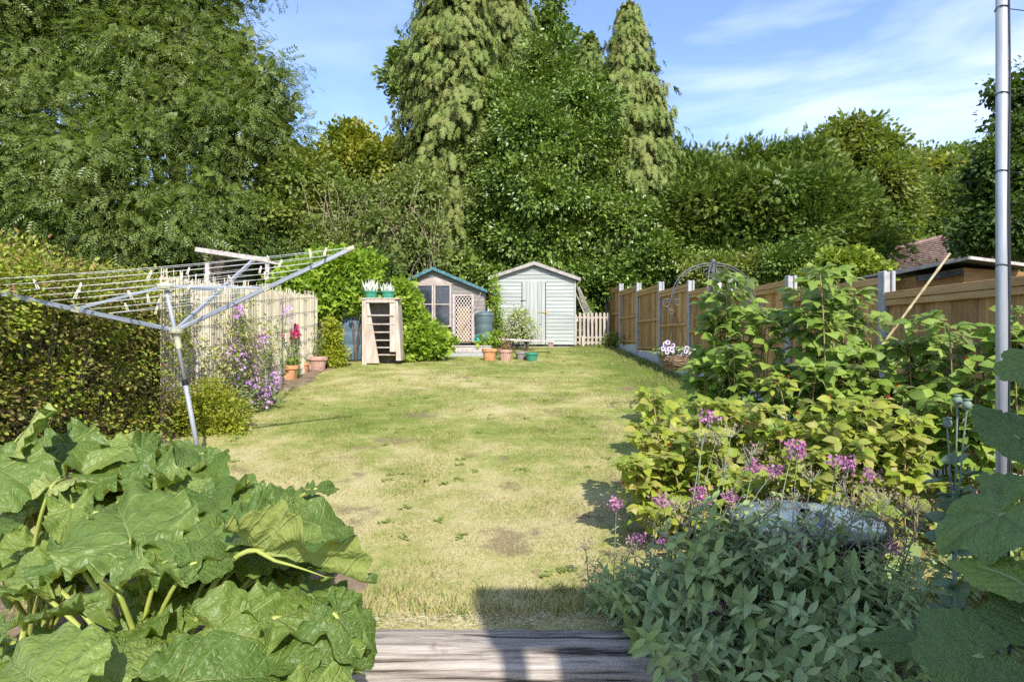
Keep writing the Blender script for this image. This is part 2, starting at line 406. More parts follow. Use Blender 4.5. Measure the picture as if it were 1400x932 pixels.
# ragged longer tufts along the sleeper and in the damp strip by the fence
def tufts(name, centres, per, r, h, label, mat=None):
    C = np.repeat(np.array(centres), per, axis=0); n = len(C)
    off = rng.normal(0, r, (n, 2)); P = np.c_[C[:, 0]+off[:, 0], C[:, 1]+off[:, 1]*.7, np.zeros(n)]
    P[:, 2] = [lawn_z(a, b)-.004 for a, b in P[:, :2]]
    D = np.c_[off/r*.35+rng.normal(0, .3, (n, 2)), np.ones(n)]
    Nn = np.c_[rng.normal(0, 1, n), -np.ones(n), rng.normal(0, .3, n)]
    o = scatter(name, t_blade(), P, D, Nn, h*(.5+rng.random(n)*.8), mat or BLADE)
    return tag(o, label, 'grass', kind='stuff')
cs = [(x, 3.36+abs(random.gauss(0, .12))) for x in np.linspace(-.85, 1.9, 80)]
tufts('grass_tufts', cs, 34, .05, .075, 'longer ragged grass tufts growing behind the wooden sleeper')
cs = [(4.2-.0588*y-.12-abs(random.gauss(0, .2)), y) for y in np.linspace(6, 20, 220)]
tufts('fence_grass', cs, 40, .08, .09, 'lusher green grass growing in the shade along the fence')
# broad leaved weeds and clover in the turf
nw = 260; wy = 3.4*(17/3.4)**rng.random(nw); wx = -3.4+6.6*rng.random(nw); wk = np.array([mnoise.noise(Vector((a*.9, b*.9, 31))) for a, b in zip(wx, wy)]) > .02
wx, wy = wx[wk], wy[wk]; C_ = np.repeat(np.c_[wx, wy], 12, axis=0)+rng.normal(0, .025, (len(wx)*12, 2))
scz = np.array([lawn_z(a, b)+.008 for a, b in C_]); aa = rng.uniform(0, 6.28, len(C_))
tag(scatter('lawn_weeds', t_leaf2(.5), np.c_[C_, scz], np.c_[np.cos(aa), np.sin(aa), rng.uniform(.1, .6, len(C_))], np.tile([0, -.2, 1.], (len(C_), 1)), .035*rng.uniform(.6, 1.5, len(C_)), leaf_mat('weed_leaves', [(.13, .19, .04), (.19, .25, .06), (.27, .30, .10)])), 'flat rosettes of clover and weeds scattered through the dry lawn', 'weeds', kind='stuff')
straw = rough_mat('straw', [(.45, .38, .24), (.58, .50, .34), (.66, .60, .45)], scale=30, rough=.8)
n = 1500; P = np.c_[rng.uniform(-.8, 1.8, n), rng.normal(3.31, .05, n), np.zeros(n)]; P[:, 2] = .115+rng.random(n)*.02
tag(scatter('cut_grass', T([(-.012, 0, 0), (.012, 0, 0), (0, 1, 0)], [(0, 1, 2)]), P, np.c_[rng.normal(0, 1, n), rng.normal(0, .4, n), rng.normal(0, .12, n)], np.tile([0, -.3, 1.], (n, 1)), .03+.06*rng.random(n), straw),
    'dry cut grass stalks lying along the back of the sleeper', 'dry grass', kind='stuff')

# the old timber sleeper
def sleeper():
    nx, nr = 420, 56; x0, x1 = -1.7, 2.3
    V = []; hw, hh, cy, cz = .20, .26, 3.13, -.150
    for i in range(nx):
        x = x0+(x1-x0)*i/(nx-1)
        for k in range(nr):
            t = 2*math.pi*k/nr; c, s = math.cos(t), math.sin(t)
            e = 3.2; rr = (abs(c)**e+abs(s)**e)**(-1/e)
            y = c*rr*hw; z = s*rr*hh
            p = Vector((x, y*5, z*5))
            d = .010*mnoise.noise(Vector((x*1.4, t*2, 1)))+.006*mnoise.noise(Vector((x*5, t*9, 4)))+.0045*mnoise.noise(Vector((x*9, t*26, 2)))
            # long drying cracks following the grain
            for (cz_, xa, xb, dp, wv) in ((3.62, .25, 1.9, .020, .20), (3.32, .95, 1.7, .022, .16), (2.75, -1.6, .5, .007, .12), (3.95, -.9, .9, .010, .15), (2.3, .1, 1.4, .006, .1), (4.25, -.4, 1.5, .02, .14)):
                if xa < x < xb:
                    tt = cz_+wv*mnoise.noise(Vector((x*2.2, cz_*7, 0)))+.05*mnoise.noise(Vector((x*14, cz_*3, 0)))
                    q = abs(t-tt)
                    if q < .11: d -= dp*(1-q/.11)*min(1, (x-xa)*5, (xb-x)*5)
            L = math.hypot(y, z); y += y/L*d; z += z/L*d
            V.append((x, cy+y, cz+z+.012*mnoise.noise(Vector((x*.9, 0, 8)))))
    F = [(i*nr+k, i*nr+(k+1) % nr, (i+1)*nr+(k+1) % nr, (i+1)*nr+k) for i in range(nx-1) for k in range(nr)]
    m = rough_mat('old_timber', [(.04, .032, .024), (.20, .17, .14), (.33, .285, .24), (.44, .395, .35)], scale=2.6, stretch=(.5, 9, 13), detail=13, rough=.85, bump=1.0, bdist=.02, pos=[.36, .43, .53, .68], distort=.9, dirt=((.16, .10, .055), 2.2, .60))
    o = np_mesh('timber_sleeper', V, F, m, smooth=True)
    return tag(o, 'weathered grey timber sleeper with long drying cracks at the lawn edge', 'sleeper')
sleeper()

# house wall behind the viewpoint that shades the near right corner
render_ = rough_mat('wall_render', [(.5, .48, .44), (.6, .58, .54), (.66, .64, .6)], scale=8)
mb = MB(); mb.box((4.45, -1.11, 2.10), (6.20, .22, 4.52)); mb.box((1.195, -1.11, 4.14), (.29, .22, .44)); mb.box((1.10, -1.06, 1.86), (.10, .10, 4.09)); mb.box((4.45, -3.5, 1.2), (6.2, 4.5, 2.6)); mb.build('house_wall', render_).__setitem__('kind', 'structure')

# ------------------------------------------------------------------ trees
bark = rough_mat('bark', [(.06, .045, .035), (.13, .10, .08), (.2, .17, .14)], scale=8, stretch=(1, 1, .3), bump=.9, bdist=.03)
def sphere_dirs(n): return unit(rng.normal(0, 1, (n, 3)))

def lobes_w(lobes, Y, dmul=.95):
    L = []
    for i, l in enumerate(lobes):
        px, py, rx, ry = l[:4]; dy = l[4] if len(l) > 4 else 0
        c = at(px, py, Y+dy); s = (Y+dy)/FPX
        L.append((np.array(c), np.array((rx*s, (rx+ry)/2*s*dmul, ry*s))))
    return L

def crown_arrays(L, n, clump, per, outw=.7, droop=-.1, rnd=.6, nup=.8, back=.35, shell=(.78, 1.06), lump=.18, flat=.7):
    area = np.array([(r[0]*r[1]+r[0]*r[2]+r[1]*r[2]) for c, r in L]); area /= area.sum()
    PP, DD, NN = [], [], []
    for (c, r), a in zip(L, area):
        m = max(3, int(n*a/per)); d = sphere_dirs(m*2); d = d[(d[:, 1] < back)][:m]
        lm = 1+lump*np.array([mnoise.noise(Vector(q*2.3+c*.7)) for q in d])
        p = c+r*d*(rng.uniform(shell[0], shell[1], (len(d), 1)))*lm[:, None]
        ok = np.ones(len(p), bool)
        for c2, r2 in L:
            if c2 is c: continue
            ok &= (((p-c2)/r2)**2).sum(1) > .62
        p = p[ok]; d = d[ok]
        if not len(p): continue
        k = len(p); cs = clump*rng.uniform(.6, 1.4, (k, 1))
        off = rng.normal(0, 1, (k, per, 3)); off /= np.maximum(1, np.linalg.norm(off, axis=2, keepdims=True)/1.7)
        off *= cs[:, None]*np.array([1, 1, flat])
        P = (p[:, None]+off).reshape(-1, 3)
        d3 = np.repeat(unit(d/r), per, axis=0)
        D = unit(d3*outw+unit(off.reshape(-1, 3))*rnd*.8+rng.normal(0, rnd*.5, d3.shape)+np.array([0, 0, droop]))
        Nn = unit(rng.normal(0, .45, d3.shape)+d3*.5+np.array([0, -.15, nup]))
        PP.append(P); DD.append(D); NN.append(Nn)
    return np.vstack(PP), np.vstack(DD), np.vstack(NN)

def inner_arrays(L, n):
    vol = np.array([r.prod() for c, r in L]); vol /= vol.sum(); PP = []
    for (c, r), v in zip(L, vol):
        m = max(2, int(n*v)); PP.append(c+sphere_dirs(m)*r*(rng.uniform(.3, .8, (m, 1))))
    P = np.vstack(PP); return P, sphere_dirs(len(P)), sphere_dirs(len(P))

def grow_lobes(L, k=5, q=(.30, .52), out=(.70, 1.0)):
    """smaller boughs standing proud of each big lobe, so the crown breaks into lit clumps and dark gaps"""
    o = [(c, r*.80) for c, r in L]
    for c, r in L:
        for d in sphere_dirs(k*3):
            if d[1] > .25: continue
            o.append((c+d*r*random.uniform(*out), r*np.array([1, 1, .8])*random.uniform(*q)))
            k -= 0
    return o

def tree(name, label, Y, lobes, tm, size, n, mat, clump=.35, per=26, inner=1500, isize=None, trunk=None, group=None, cat='tree', tr=.18, limbs=True, **kw):
    L = lobes_w(lobes, Y); L0 = L
    L = grow_lobes(L)
    cx = sum(c[0]*r[0] for c, r in L)/sum(r[0] for c, r in L)
    if trunk is not None: cx = trunk
    yb = Y+.3; zb = g(cx, yb)-.1
    top = max(c[2] for c, r in L)
    root = empty(name, (cx, yb, zb), label, cat, group)
    mb = MB(); zt = max(zb+1.0, top)
    pts = [Vector((cx+.12*math.sin(i*1.3), yb+.1*math.cos(i), zb+(zt-zb)*i/7)) for i in range(8)]
    mb.tube(pts, [tr*(1-.11*i) for i in range(8)], 8)
    if limbs:
        for c, r in L0:
            c = Vector(c); t = random.uniform(.25, .6); a = Vector((cx, yb, zb+(c.z-zb)*t)); q = (a+c)/2+Vector((0, 0, -.15*(c-a).length))
            e = c+(c-a).normalized()*float(min(r))*.8
            mb.tube(bez(a, q, e, 7), [tr*.42*(1-.13*i) for i in range(7)], 6)
            for j in range(4):
                d = Vector(sphere_dirs(1)[0]); d.y = -abs(d.y); e2 = c+Vector((d.x*r[0], d.y*r[1], d.z*r[2]))*.9
                mb.tube(bez(c*.7+a*.3, c, e2, 5), [tr*.16*(1-.2*i) for i in range(5)], 4)
    mb.build('trunk', bark, root, smooth=True)
    P, D, Nn = crown_arrays(L, n, clump, per, **kw)
    V, F = scatter_arrays(tm, P, D, Nn, size*rng.uniform(.5, 1.45, len(P)))
    P2, D2, N2 = inner_arrays(L, int(inner*1.5))
    tm2 = t_rhomb(.8); V2, F2 = scatter_arrays(tm2, P2, D2, N2, (isize or size*3)*rng.uniform(.7, 1.3, len(P2)))
    np_mesh('crown', np.vstack((V, V2)), np.vstack((F, F2+len(V))), mat, root)
    return root

M_ash = leaf_mat('ash_leaves', [(.075, .12, .03), (.115, .165, .038), (.17, .215, .055)], patch=(.14, .18, .05), patch_scale=.45, rough=.45, spec=.4)
M_mix = leaf_mat('mixed_leaves', [(.07, .12, .025), (.11, .17, .035), (.17, .22, .05)], patch=(.20, .22, .05), patch_scale=.6)
M_yel = leaf_mat('yellow_leaves', [(.14, .18, .02), (.24, .25, .03), (.36, .32, .04)], patch=(.10, .16, .03), patch_scale=.9)
M_scrub = leaf_mat('scrub_leaves', [(.10, .14, .04), (.16, .20, .06), (.23, .26, .09)], patch=(.12, .17, .04), patch_scale=.8)
M_cyp = leaf_mat('cypress_leaves', [(.075, .125, .026), (.12, .17, .036), (.18, .22, .055)], patch=(.16, .17, .05), patch_scale=1.2, transl=.15, rough=.65)
M_holly = leaf_mat('holly_leaves', [(.055, .105, .018), (.095, .16, .026), (.15, .225, .04)], patch=(.13, .18, .03), patch_scale=.6, rough=.38, spec=.5, transl=.15)
M_yew = leaf_mat('yew_leaves', [(.05, .09, .016), (.085, .145, .024), (.15, .22, .035)], patch=(.13, .17, .03), patch_scale=.5, transl=.15)
M_chest = leaf_mat('chestnut_leaves', [(.08, .13, .025), (.12, .18, .035), (.19, .23, .05)], patch=(.19, .20, .05), patch_scale=.6)
M_dark = leaf_mat('dark_leaves', [(.035, .065, .018), (.06, .10, .025), (.09, .14, .035)], patch=(.06, .10, .02), patch_scale=.8)
M_acer = leaf_mat('acer_leaves', [(.11, .17, .02), (.18, .24, .03), (.27, .31, .05)], transl=.3)
M_vine = leaf_mat('vine_leaves', [(.15, .24, .025), (.22, .32, .035), (.32, .40, .06)], transl=.35, rough=.5, patch=(.16, .26, .03), patch_scale=1.5)

PIN = t_pinnate(); FR = t_frond(); RH = t_leaf2(.6); FAN = t_fan()
# distant wood that closes the view
L = [(x, random.uniform(285, 330), random.uniform(60, 90), random.uniform(50, 80), random.uniform(-4, 6)) for x in range(-160, 1600, 70)]
L += [(x, 385, 70, 60, random.uniform(-4, 6)) for x in range(-160, 1600, 70)]
L = lobes_w(L, 46); P, D, Nn = crown_arrays(L, 60000, 1.0, 30); P2, D2, N2 = inner_arrays(L, 5000)
V, F = scatter_arrays(t_rhomb(.7), P, D, Nn, .42*rng.uniform(.6, 1.4, len(P))); V2, F2 = scatter_arrays(t_rhomb(.8), P2, D2, N2, 1.6)
tag(np_mesh('distant_wood', np.vstack((V, V2)), np.vstack((F, F2+len(V))), M_dark), 'distant dark wood behind the garden trees', 'wood', kind='stuff')
tree('far_tree', 'small rounded pale green tree far off above the red tiled roof', 40, [(1270, 232, 52, 24), (1230, 245, 30, 22), (1300, 262, 40, 30)], t_rhomb(.6), .26, 22000, M_chest, clump=.5, group='trees beyond the right fence')
tree('hazel_tree', 'grey green bushy tree directly behind the red tiled roof', 30, [(1262, 285, 45, 40), (1235, 310, 40, 40), (1290, 305, 30, 30)], t_rhomb(.6), .17, 26000, M_ash, clump=.35, group='trees beyond the right fence')
tree('golden_tree', 'small golden leaved tree left of the dark tree on the right', 33, [(1302, 243, 24, 18), (1290, 262, 22, 16)], t_rhomb(.6), .2, 9000, M_yel, clump=.35, group='trees beyond the right fence')
tree('yellow_tree', 'yellow tinged tree with an open tuft on top beside the big ash', 24, [(478, 190, 30, 15), (470, 232, 45, 32), (520, 240, 45, 32), (445, 262, 40, 30), (540, 215, 22, 18)], RH, .16, 20000, M_yel, clump=.3, inner=700, tr=.12)
tree('evergreen_tree', 'dark blue green tree half hidden left of the tall cypress', 27, [(548, 215, 26, 26), (560, 250, 40, 40), (520, 280, 40, 30)], RH, .14, 12000, M_dark, clump=.3)
tree('sycamore_tree', 'thin pale green tree showing left of the tall cypress top', 28, [(545, 98, 16, 20), (560, 70, 14, 14), (556, 125, 20, 20), (570, 100, 20, 30)], RH, .2, 4200, M_mix, clump=.25, inner=100, tr=.1, trunk=-4.3)
# the great ash
tree('ash_tree', 'huge grey green ash tree with feathery leaves filling the left side', 18.5,
     [(40, 60, 130, 120, 1), (175, 50, 130, 105, 1.5), (290, 70, 75, 80, 2), (325, 140, 75, 90, 1.2), (372, 150, 38, 55, 1.5), (345, 215, 60, 70, 1), (230, 170, 105, 100), (110, 220, 120, 100, -.6), (-10, 190, 90, 110, -.4),
      (30, 320, 110, 60, -.2), (170, 315, 110, 65, -.8), (285, 290, 80, 70, -.2), (395, 215, 28, 32, 1.2), (200, -30, 140, 60, 1)],
     PIN, .27, 56000, M_ash, clump=.40, per=16, inner=16000, isize=.30, tr=.35, trunk=-10, droop=-.25, outw=.6, lump=.3, shell=(.72, 1.08))
tree('elder_tree', 'light green bushy tree filling the gap right of the big ash', 19.5, [(395, 255, 50, 45), (440, 292, 50, 48), (365, 320, 60, 45, -.5), (415, 340, 50, 35, -.6), (335, 345, 40, 30, -.8)], RH, .13, 26000, M_mix, clump=.26, inner=1600, tr=.1)
tree('scrub_bush', 'straggly olive bush with dry stems left of the cypress foot', 19, [(500, 285, 45, 40), (455, 330, 45, 36, -.4), (520, 335, 50, 40, -.4), (565, 280, 40, 45, .5), (575, 340, 40, 34, -.2)], RH, .10, 21000, M_scrub, clump=.22, inner=1100, tr=.07, cat='bush')
# dry stems over the scrub
mb = MB()
for i in range(230):
    a = at(random.uniform(430, 600), random.uniform(330, 385), 18.3+random.uniform(-.3, .6)); t = a+Vector((random.uniform(-.7, .7), random.uniform(-.3, .3), random.uniform(.8, 2.2)))
    mb.tube(bez(a, (a+t)/2+Vector((random.uniform(-.3, .3), 0, .4)), t+Vector((random.uniform(-.3, .3), -.2, -random.uniform(0, .7))), 5), .006, 3)
tag(mb.build('dry_stems', rough_mat('dry_stem', [(.22, .17, .11), (.32, .26, .17), (.42, .35, .25)], scale=8)), 'tangle of dry pale climbing stems over the olive bush', 'dry stems', kind='stuff')

def cypress(name, label, Y, px, top_py, bot_py, prof, n, size=.55, lean=0, mat=None, group='tall weeping cypresses', br_per=9, seedgap=0):
    """weeping cypress: drooping branches with hanging sprays on a tall stem; prof(t) radius in px, t=0 top .. 1 bottom"""
    s = Y/FPX; x0 = (px-700)*s; zt = EYE-(top_py-466)*s; zb0 = EYE-(bot_py-466)*s; zg = g(x0, Y)-.1
    root = empty(name, (x0, Y, zg), label, 'tree', group)
    mb = MB(); mb.tube([(x0+lean*i/7, Y, zg+(zt-zg)*i/7) for i in range(8)], [.26*(1-.125*i)+.02 for i in range(8)], 8)
    P, D, Nn, S = [], [], [], []
    for i in range(n):
        t = random.random()**.85; a = random.uniform(math.pi*.88, math.pi*2.12); rad = max(.12, prof(t)*s*random.uniform(.45, 1.28)*(1+.5*mnoise.noise(Vector((math.cos(a)*2, math.sin(a)*2, t*14+px)))))
        z = zt+(zb0-zt)*t; xx = x0+lean*(1-t); dx, dy = math.cos(a), math.sin(a)
        base = Vector((xx, Y, z+rad*.25)); tip = Vector((xx+dx*rad, Y+dy*rad, z-rad*.10)); mid = (base+tip)/2+Vector((0, 0, rad*.30))
        pts = bez(base, mid, tip, 8)
        if i % 3 == 0: mb.tube(pts[:7], [.025*(1-.12*k) for k in range(7)], 4)
        for k in range(br_per):
            q = pts[random.randint(4, 7)]+Vector((random.gauss(0, .12), random.gauss(0, .12), random.gauss(0, .08)))
            P.append(q); D.append((dx*.32+random.gauss(0, .22), dy*.32+random.gauss(0, .22), -1)); Nn.append((dx+random.gauss(0, .4), dy+random.gauss(0, .4), .35)); S.append(size*random.uniform(.55, 1.35)*(1 if t > .1 else .7))
    mb.build('trunk', bark, root, smooth=True)
    V, F = scatter_arrays(FR, P, D, Nn, S)
    m = n*6; tt = rng.random(m); aa = rng.uniform(0, 6.28, m); rr = np.array([prof(q) for q in tt])*s*rng.uniform(.1, .6, m)
    P2 = np.c_[x0+lean*(1-tt)+np.cos(aa)*rr, Y+np.sin(aa)*rr, zt+(zb0-zt)*tt]
    V2, F2 = scatter_arrays(t_rhomb(.6), P2, sphere_dirs(m)+np.array([0, 0, -.6]), sphere_dirs(m), .4)
    np_mesh('crown', np.vstack((V, V2)), np.vstack((F, F2+len(V))), mat or M_cyp, root)
    return root

cypress('weeping_cypress', 'tallest weeping cypress, broad yellow green column left of the holly', 23, 622, -130, 372, lambda t: 22+42*min(1, t*1.7)-8*max(0, t-.7)/.3, 3000, size=.42)
cypress('weeping_cypress', 'weeping cypress partly hidden between the tallest one and the holly', 25.5, 690, -60, 330, lambda t: 14+40*min(1, t*1.6), 1500, size=.42)
cypress('weeping_cypress', 'slender weeping cypress with a pointed nodding top right of the holly', 22.6, 855, 12, 345, lambda t: 6+42*min(1, t*2.0)+34*max(0, t-.4)/.6, 2100, size=.42, lean=.12)
cypress('weeping_cypress', 'small weeping cypress top peeping between holly and slender cypress', 25, 806, 52, 300, lambda t: 5+30*min(1, t*2), 600, size=.4)
tree('fir_tree', 'dark thin topped conifer rising behind the holly', 27, [(752, 12, 12, 22), (745, 45, 24, 20), (770, 62, 24, 18), (740, 80, 34, 26), (775, 105, 40, 30)], RH, .17, 9000, M_yew, clump=.28, inner=300, tr=.12, trunk=1.5, limbs=False)
tree('holly_tree', 'broad glossy dark green holly tree behind the two sheds', 21.5,
     [(750, 92, 30, 38, .8), (742, 128, 46, 40, .8), (785, 140, 40, 40, .8), (715, 175, 60, 60, .4), (780, 205, 85, 80), (822, 225, 36, 50, .4), (690, 250, 52, 60, .2), (740, 290, 90, 70, -.4), (825, 300, 72, 65, -.2), (680, 325, 52, 45), (855, 355, 34, 30), (770, 355, 90, 36, -.6)],
     RH, .115, 105000, M_holly, clump=.27, per=24, inner=9000, isize=.34, tr=.25, lump=.25, shell=(.8, 1.07))
FRU = t_frond()
tree('yew_tree', 'dark green yew spreading behind the right fence, left one', 21, [(925, 258, 30, 42, 1), (950, 234, 16, 26, .9), (976, 256, 24, 40, .8), (955, 300, 60, 60), (905, 320, 50, 50, .3), (1000, 340, 55, 42, -.3)], FRU, .20, 30000, M_yew, clump=.3, per=16, inner=2600, isize=.4, droop=.25, outw=.9, group='dark yews behind the right fence')
tree('yew_tree', 'largest olive green yew with feathery shoots left of the chestnut', 20.5, [(1022, 250, 34, 38, .6), (1050, 228, 22, 24, .5), (1085, 236, 32, 34, .3), (1100, 262, 36, 44, .2), (1138, 290, 34, 38, .1), (1060, 290, 70, 60, -.3), (1130, 325, 60, 45, -.1), (1160, 318, 30, 34, .3), (1010, 280, 40, 50)], FRU, .21, 46000, M_yew, clump=.32, per=16, inner=3400, isize=.42, droop=.2, outw=.95, group='dark yews behind the right fence')
tree('chestnut_tree', 'round topped chestnut tree rising behind the yews', 26, [(1165, 198, 36, 26), (1130, 215, 24, 24), (1203, 215, 22, 26), (1180, 255, 44, 44), (1210, 290, 28, 34), (1195, 330, 36, 34)], t_rhomb(.55), .22, 34000, M_chest, clump=.36, inner=2600, isize=.5, group='trees beyond the right fence')
tree('lime_tree', 'tall dark leafy tree at the right edge behind the steel pole', 15.5, [(1405, 225, 62, 58), (1350, 262, 34, 46), (1395, 305, 70, 50), (1335, 315, 32, 36), (1398, 135, 30, 36, .4), (1372, 128, 12, 10, .3), (1450, 170, 60, 80, .5), (1450, 300, 60, 60)], RH, .13, 34000, M_dark, clump=.24, inner=3000, isize=.35, group='trees beyond the right fence')
tree('acer_bush', 'bright lime green bush showing over the fence before the yews', 15, [(1152, 358, 24, 16), (1172, 366, 18, 12), (1120, 380, 26, 9), (1200, 374, 14, 8)], FAN, .10, 4200, M_acer, clump=.16, inner=200, cat='bush', tr=.04)
tree('laurel_bush', 'dark laurel bush close behind the far fence panels', 19.5, [(895, 360, 36, 34), (930, 375, 40, 26), (850, 380, 30, 22)], RH, .11, 12000, M_holly, clump=.2, inner=800, cat='bush', tr=.05, group='bushes behind the right fence')
tree('privet_bush', 'mid green bush behind the fence near the iron arch', 17.5, [(975, 372, 34, 28), (1020, 380, 34, 24), (1055, 372, 30, 26)], RH, .09, 11000, M_mix, clump=.18, inner=700, cat='bush', tr=.05, group='bushes behind the right fence')
tree('elder_bush', 'shaded bush between the iron arch and the lime green bush', 16.8, [(1075, 370, 36, 28), (1105, 360, 30, 30)], RH, .10, 7000, M_yew, clump=.2, inner=500, cat='bush', tr=.05, group='bushes behind the right fence')
tree('laurel_hedge', 'dark hedge closing the gap between summerhouse and shed', 20, [(655, 385, 40, 30), (600, 375, 50, 30), (545, 385, 50, 30), (800, 395, 40, 26)], RH, .1, 12000, M_holly, clump=.2, inner=800, cat='hedge', tr=.05)
# ------------------------------------------------------------------ right fence: concrete posts, gravel boards, closeboard panels
W_fence = rough_mat('fence_wood', [(.28, .145, .055), (.46, .255, .095), (.58, .36, .16)], scale=3, stretch=(4, 4, .6), island=.38, bump=.5, rough=.75, dirt=((.12, .06, .03), 9, .70))
W_rail = rough_mat('fence_rail_wood', [(.30, .165, .07), (.43, .255, .105), (.52, .33, .15)], scale=4, stretch=(3, .5, 3), island=.2, bump=.4, rough=.75)
CONC = rough_mat('concrete', [(.27, .27, .265), (.35, .35, .345), (.42, .42, .41)], scale=18, bump=.4, rough=.9, bdist=.006)
GRAV = rough_mat('gravel_board_concrete', [(.46, .47, .48), (.54, .55, .56), (.60, .61, .61)], scale=9, bump=.3, rough=.9, bdist=.006)
def fx(y): return 4.2-.0588*y
FR_ANG = math.atan2(.0588, 1)
def post_top(y): return 2.31+.0815*(y-6.35)
fence = empty('panel_fence', (fx(8), 8, g(4, 8)), 'long brown wooden panel fence with concrete posts along the right', 'fence')
PY = [6.35+1.93*k for k in range(-2, 9)]
for k, y in enumerate(PY):
    zt = post_top(y); zb = g(4, y)-.3
    mb = MB(); h = zt-zb
    # H-section post: two flanges and web, chamfered top
    for dx in (-.042, .042): mb.box((fx(y)+dx, y, (zt+zb)/2), (.038, .105, h), rz=FR_ANG)
    mb.box((fx(y), y, (zt+zb)/2-.01), (.05, .05, h), rz=FR_ANG)
    mb.build('post', CONC, fence, bevel=.006)
    if k == len(PY)-1: continue
    y2 = PY[k+1]; ya, yb = y+.04, y2-.04
    top = zt-.06; bot = top-1.52
    # vertical feather-edge boards
    mb = MB(); nb = 20; L = yb-ya
    for i in range(nb):
        yy = ya+L*(i+.5)/nb; hh = top-.035-bot-random.uniform(0, .012)
        mb.box((fx(yy)+.004*(i % 2)+random.uniform(-.002, .002), yy, bot+hh/2), (.012, L/nb+.012, hh), rz=FR_ANG+random.uniform(-.05, .05))
    p = mb.build('panel', W_fence, fence)
    mb = MB(); n_r = 3
    for q in (.03, .50, .98):
        zz = bot+.04+(top-bot-.12)*q
        mb.bar((fx(ya)-.032, ya, zz), (fx(yb)-.032, yb, zz), .034, .062)
    mb.build('rail', W_rail, p, bevel=.004)
    mb = MB(); mb.bar((fx(ya)-.012, ya, top-.012), (fx(yb)-.012, yb, top-.012), .085, .026); mb.bar((fx(ya)-.048, ya, top-.045), (fx(yb)-.048, yb, top-.045), .02, .055)
    mb.build('capping', W_rail, p, bevel=.003)
    mb = MB(); zb2 = min(g(4, ya), g(4, yb))-.25
    mb.bar((fx(ya), ya, (bot-.01+zb2)/2), (fx(yb), yb, (bot-.01+zb2)/2), .05, bot-.01-zb2)
    mb.build('gravel_board', GRAV, fence)

# ------------------------------------------------------------------ painted shed
def boards_mat(name, cols, **k): return rough_mat(name, cols, **k)
MINT = rough_mat('mint_paint', [(.28, .295, .27), (.35, .365, .335), (.40, .415, .385)], scale=3.0, stretch=(.5, 1, 4), island=.10, bump=.25, rough=.7, dirt=((.40, .39, .36), 6.5, .60))
MINTD = rough_mat('mint_door_paint', [(.30, .315, .29), (.36, .375, .345), (.41, .42, .39)], scale=3.5, stretch=(5, 1, .5), island=.12, bump=.25, rough=.7, dirt=((.40, .36, .30), 6, .62))
GREYW = rough_mat('bare_grey_wood', [(.28, .24, .22), (.42, .37, .34), (.54, .49, .45)], scale=5, stretch=(2, 2, 2), bump=.5, island=.15)
FELT = rough_mat('roof_felt', [(.05, .05, .05), (.09, .09, .085)], scale=12)
DARK = plain('dark_gap', (.02, .018, .015), rough=.9)
BRASS = plain('rusty_brass', (.45, .27, .08), rough=.5, metallic=.3)
IRON = plain('black_iron', (.03, .03, .032), rough=.5, metallic=.6)

YS = 18.3; sx0 = at(673, 0, YS).x; sx1 = at(786, 0, YS).x; zb = g(0, YS)+.06
apx = at(730, 360, YS); eavz = at(0, 382, YS).z
shed = empty('garden_shed', ((sx0+sx1)/2, YS+.9, zb), 'pale mint green weatherboard shed with closed door at the lawn end', 'shed')
def gable_w(z):  # wall half extents at height z
    if z <= eavz: return sx0, sx1
    t = (z-eavz)/(apx.z-.03-eavz); return sx0+(apx.x-sx0)*t, sx1+(apx.x-sx1)*t
mb = MB(); bh = .108; z = zb+.02; dx0, dx1 = at(714, 0, YS).x, at(745.5, 0, YS).x; dzt = at(0, 384, YS).z
while z < apx.z-.05:
    z2 = min(z+bh, apx.z-.03); a0, a1 = gable_w(z); b0, b1 = gable_w(z2)
    segs = [(a0, dx0-.02, b0, dx0-.02), (dx1+.02, a1, dx1+.02, b1)] if z2 < dzt+.03 else [(a0, a1, b0, b1)]
    for (p0, p1, q0, q1) in segs:
        # each shiplap board leans: thick at the foot, tucked in at the top
        v = [(p0, YS-.018, z+.006), (p1, YS-.018, z+.006), (q1, YS-.004, z2), (q0, YS-.004, z2), (p0, YS+.02, z+.006), (p1, YS+.02, z+.006), (q1, YS+.02, z2), (q0, YS+.02, z2)]
        mb.add(v, [(0, 1, 2, 3), (4, 7, 6, 5), (0, 4, 5, 1), (3, 2, 6, 7), (0, 3, 7, 4), (1, 5, 6, 2)])
    z = z2
D_ = 2.1
for X in (sx0, sx1):     # side walls of the same boards
    z = zb+.02
    while z < eavz-.02:
        mb.box((X, YS+D_/2+.02, z+bh/2), (.03, D_, bh-.006)); z += bh
wl = mb.build('wall', MINT, shed)
mb = MB(); mb.box(((sx0+sx1)/2, YS+.05, (zb+eavz)/2), (sx1-sx0-.05, .02, eavz-zb)); mb.prism([(sx0+.02, YS+.04, eavz), (sx1-.02, YS+.04, eavz), (apx.x, YS+.04, apx.z-.04)], (0, .02, 0)); mb.build('dark_backing', DARK, wl)  # near-black sheet behind the boards, gap darkness put into its colour
mb = MB()
for X in (sx0-.004, sx1+.004): mb.box((X, YS-.02, (zb+eavz)/2-.01), (.045, .03, eavz-zb-.05))
mb.build('corner_batten', MINT, shed)
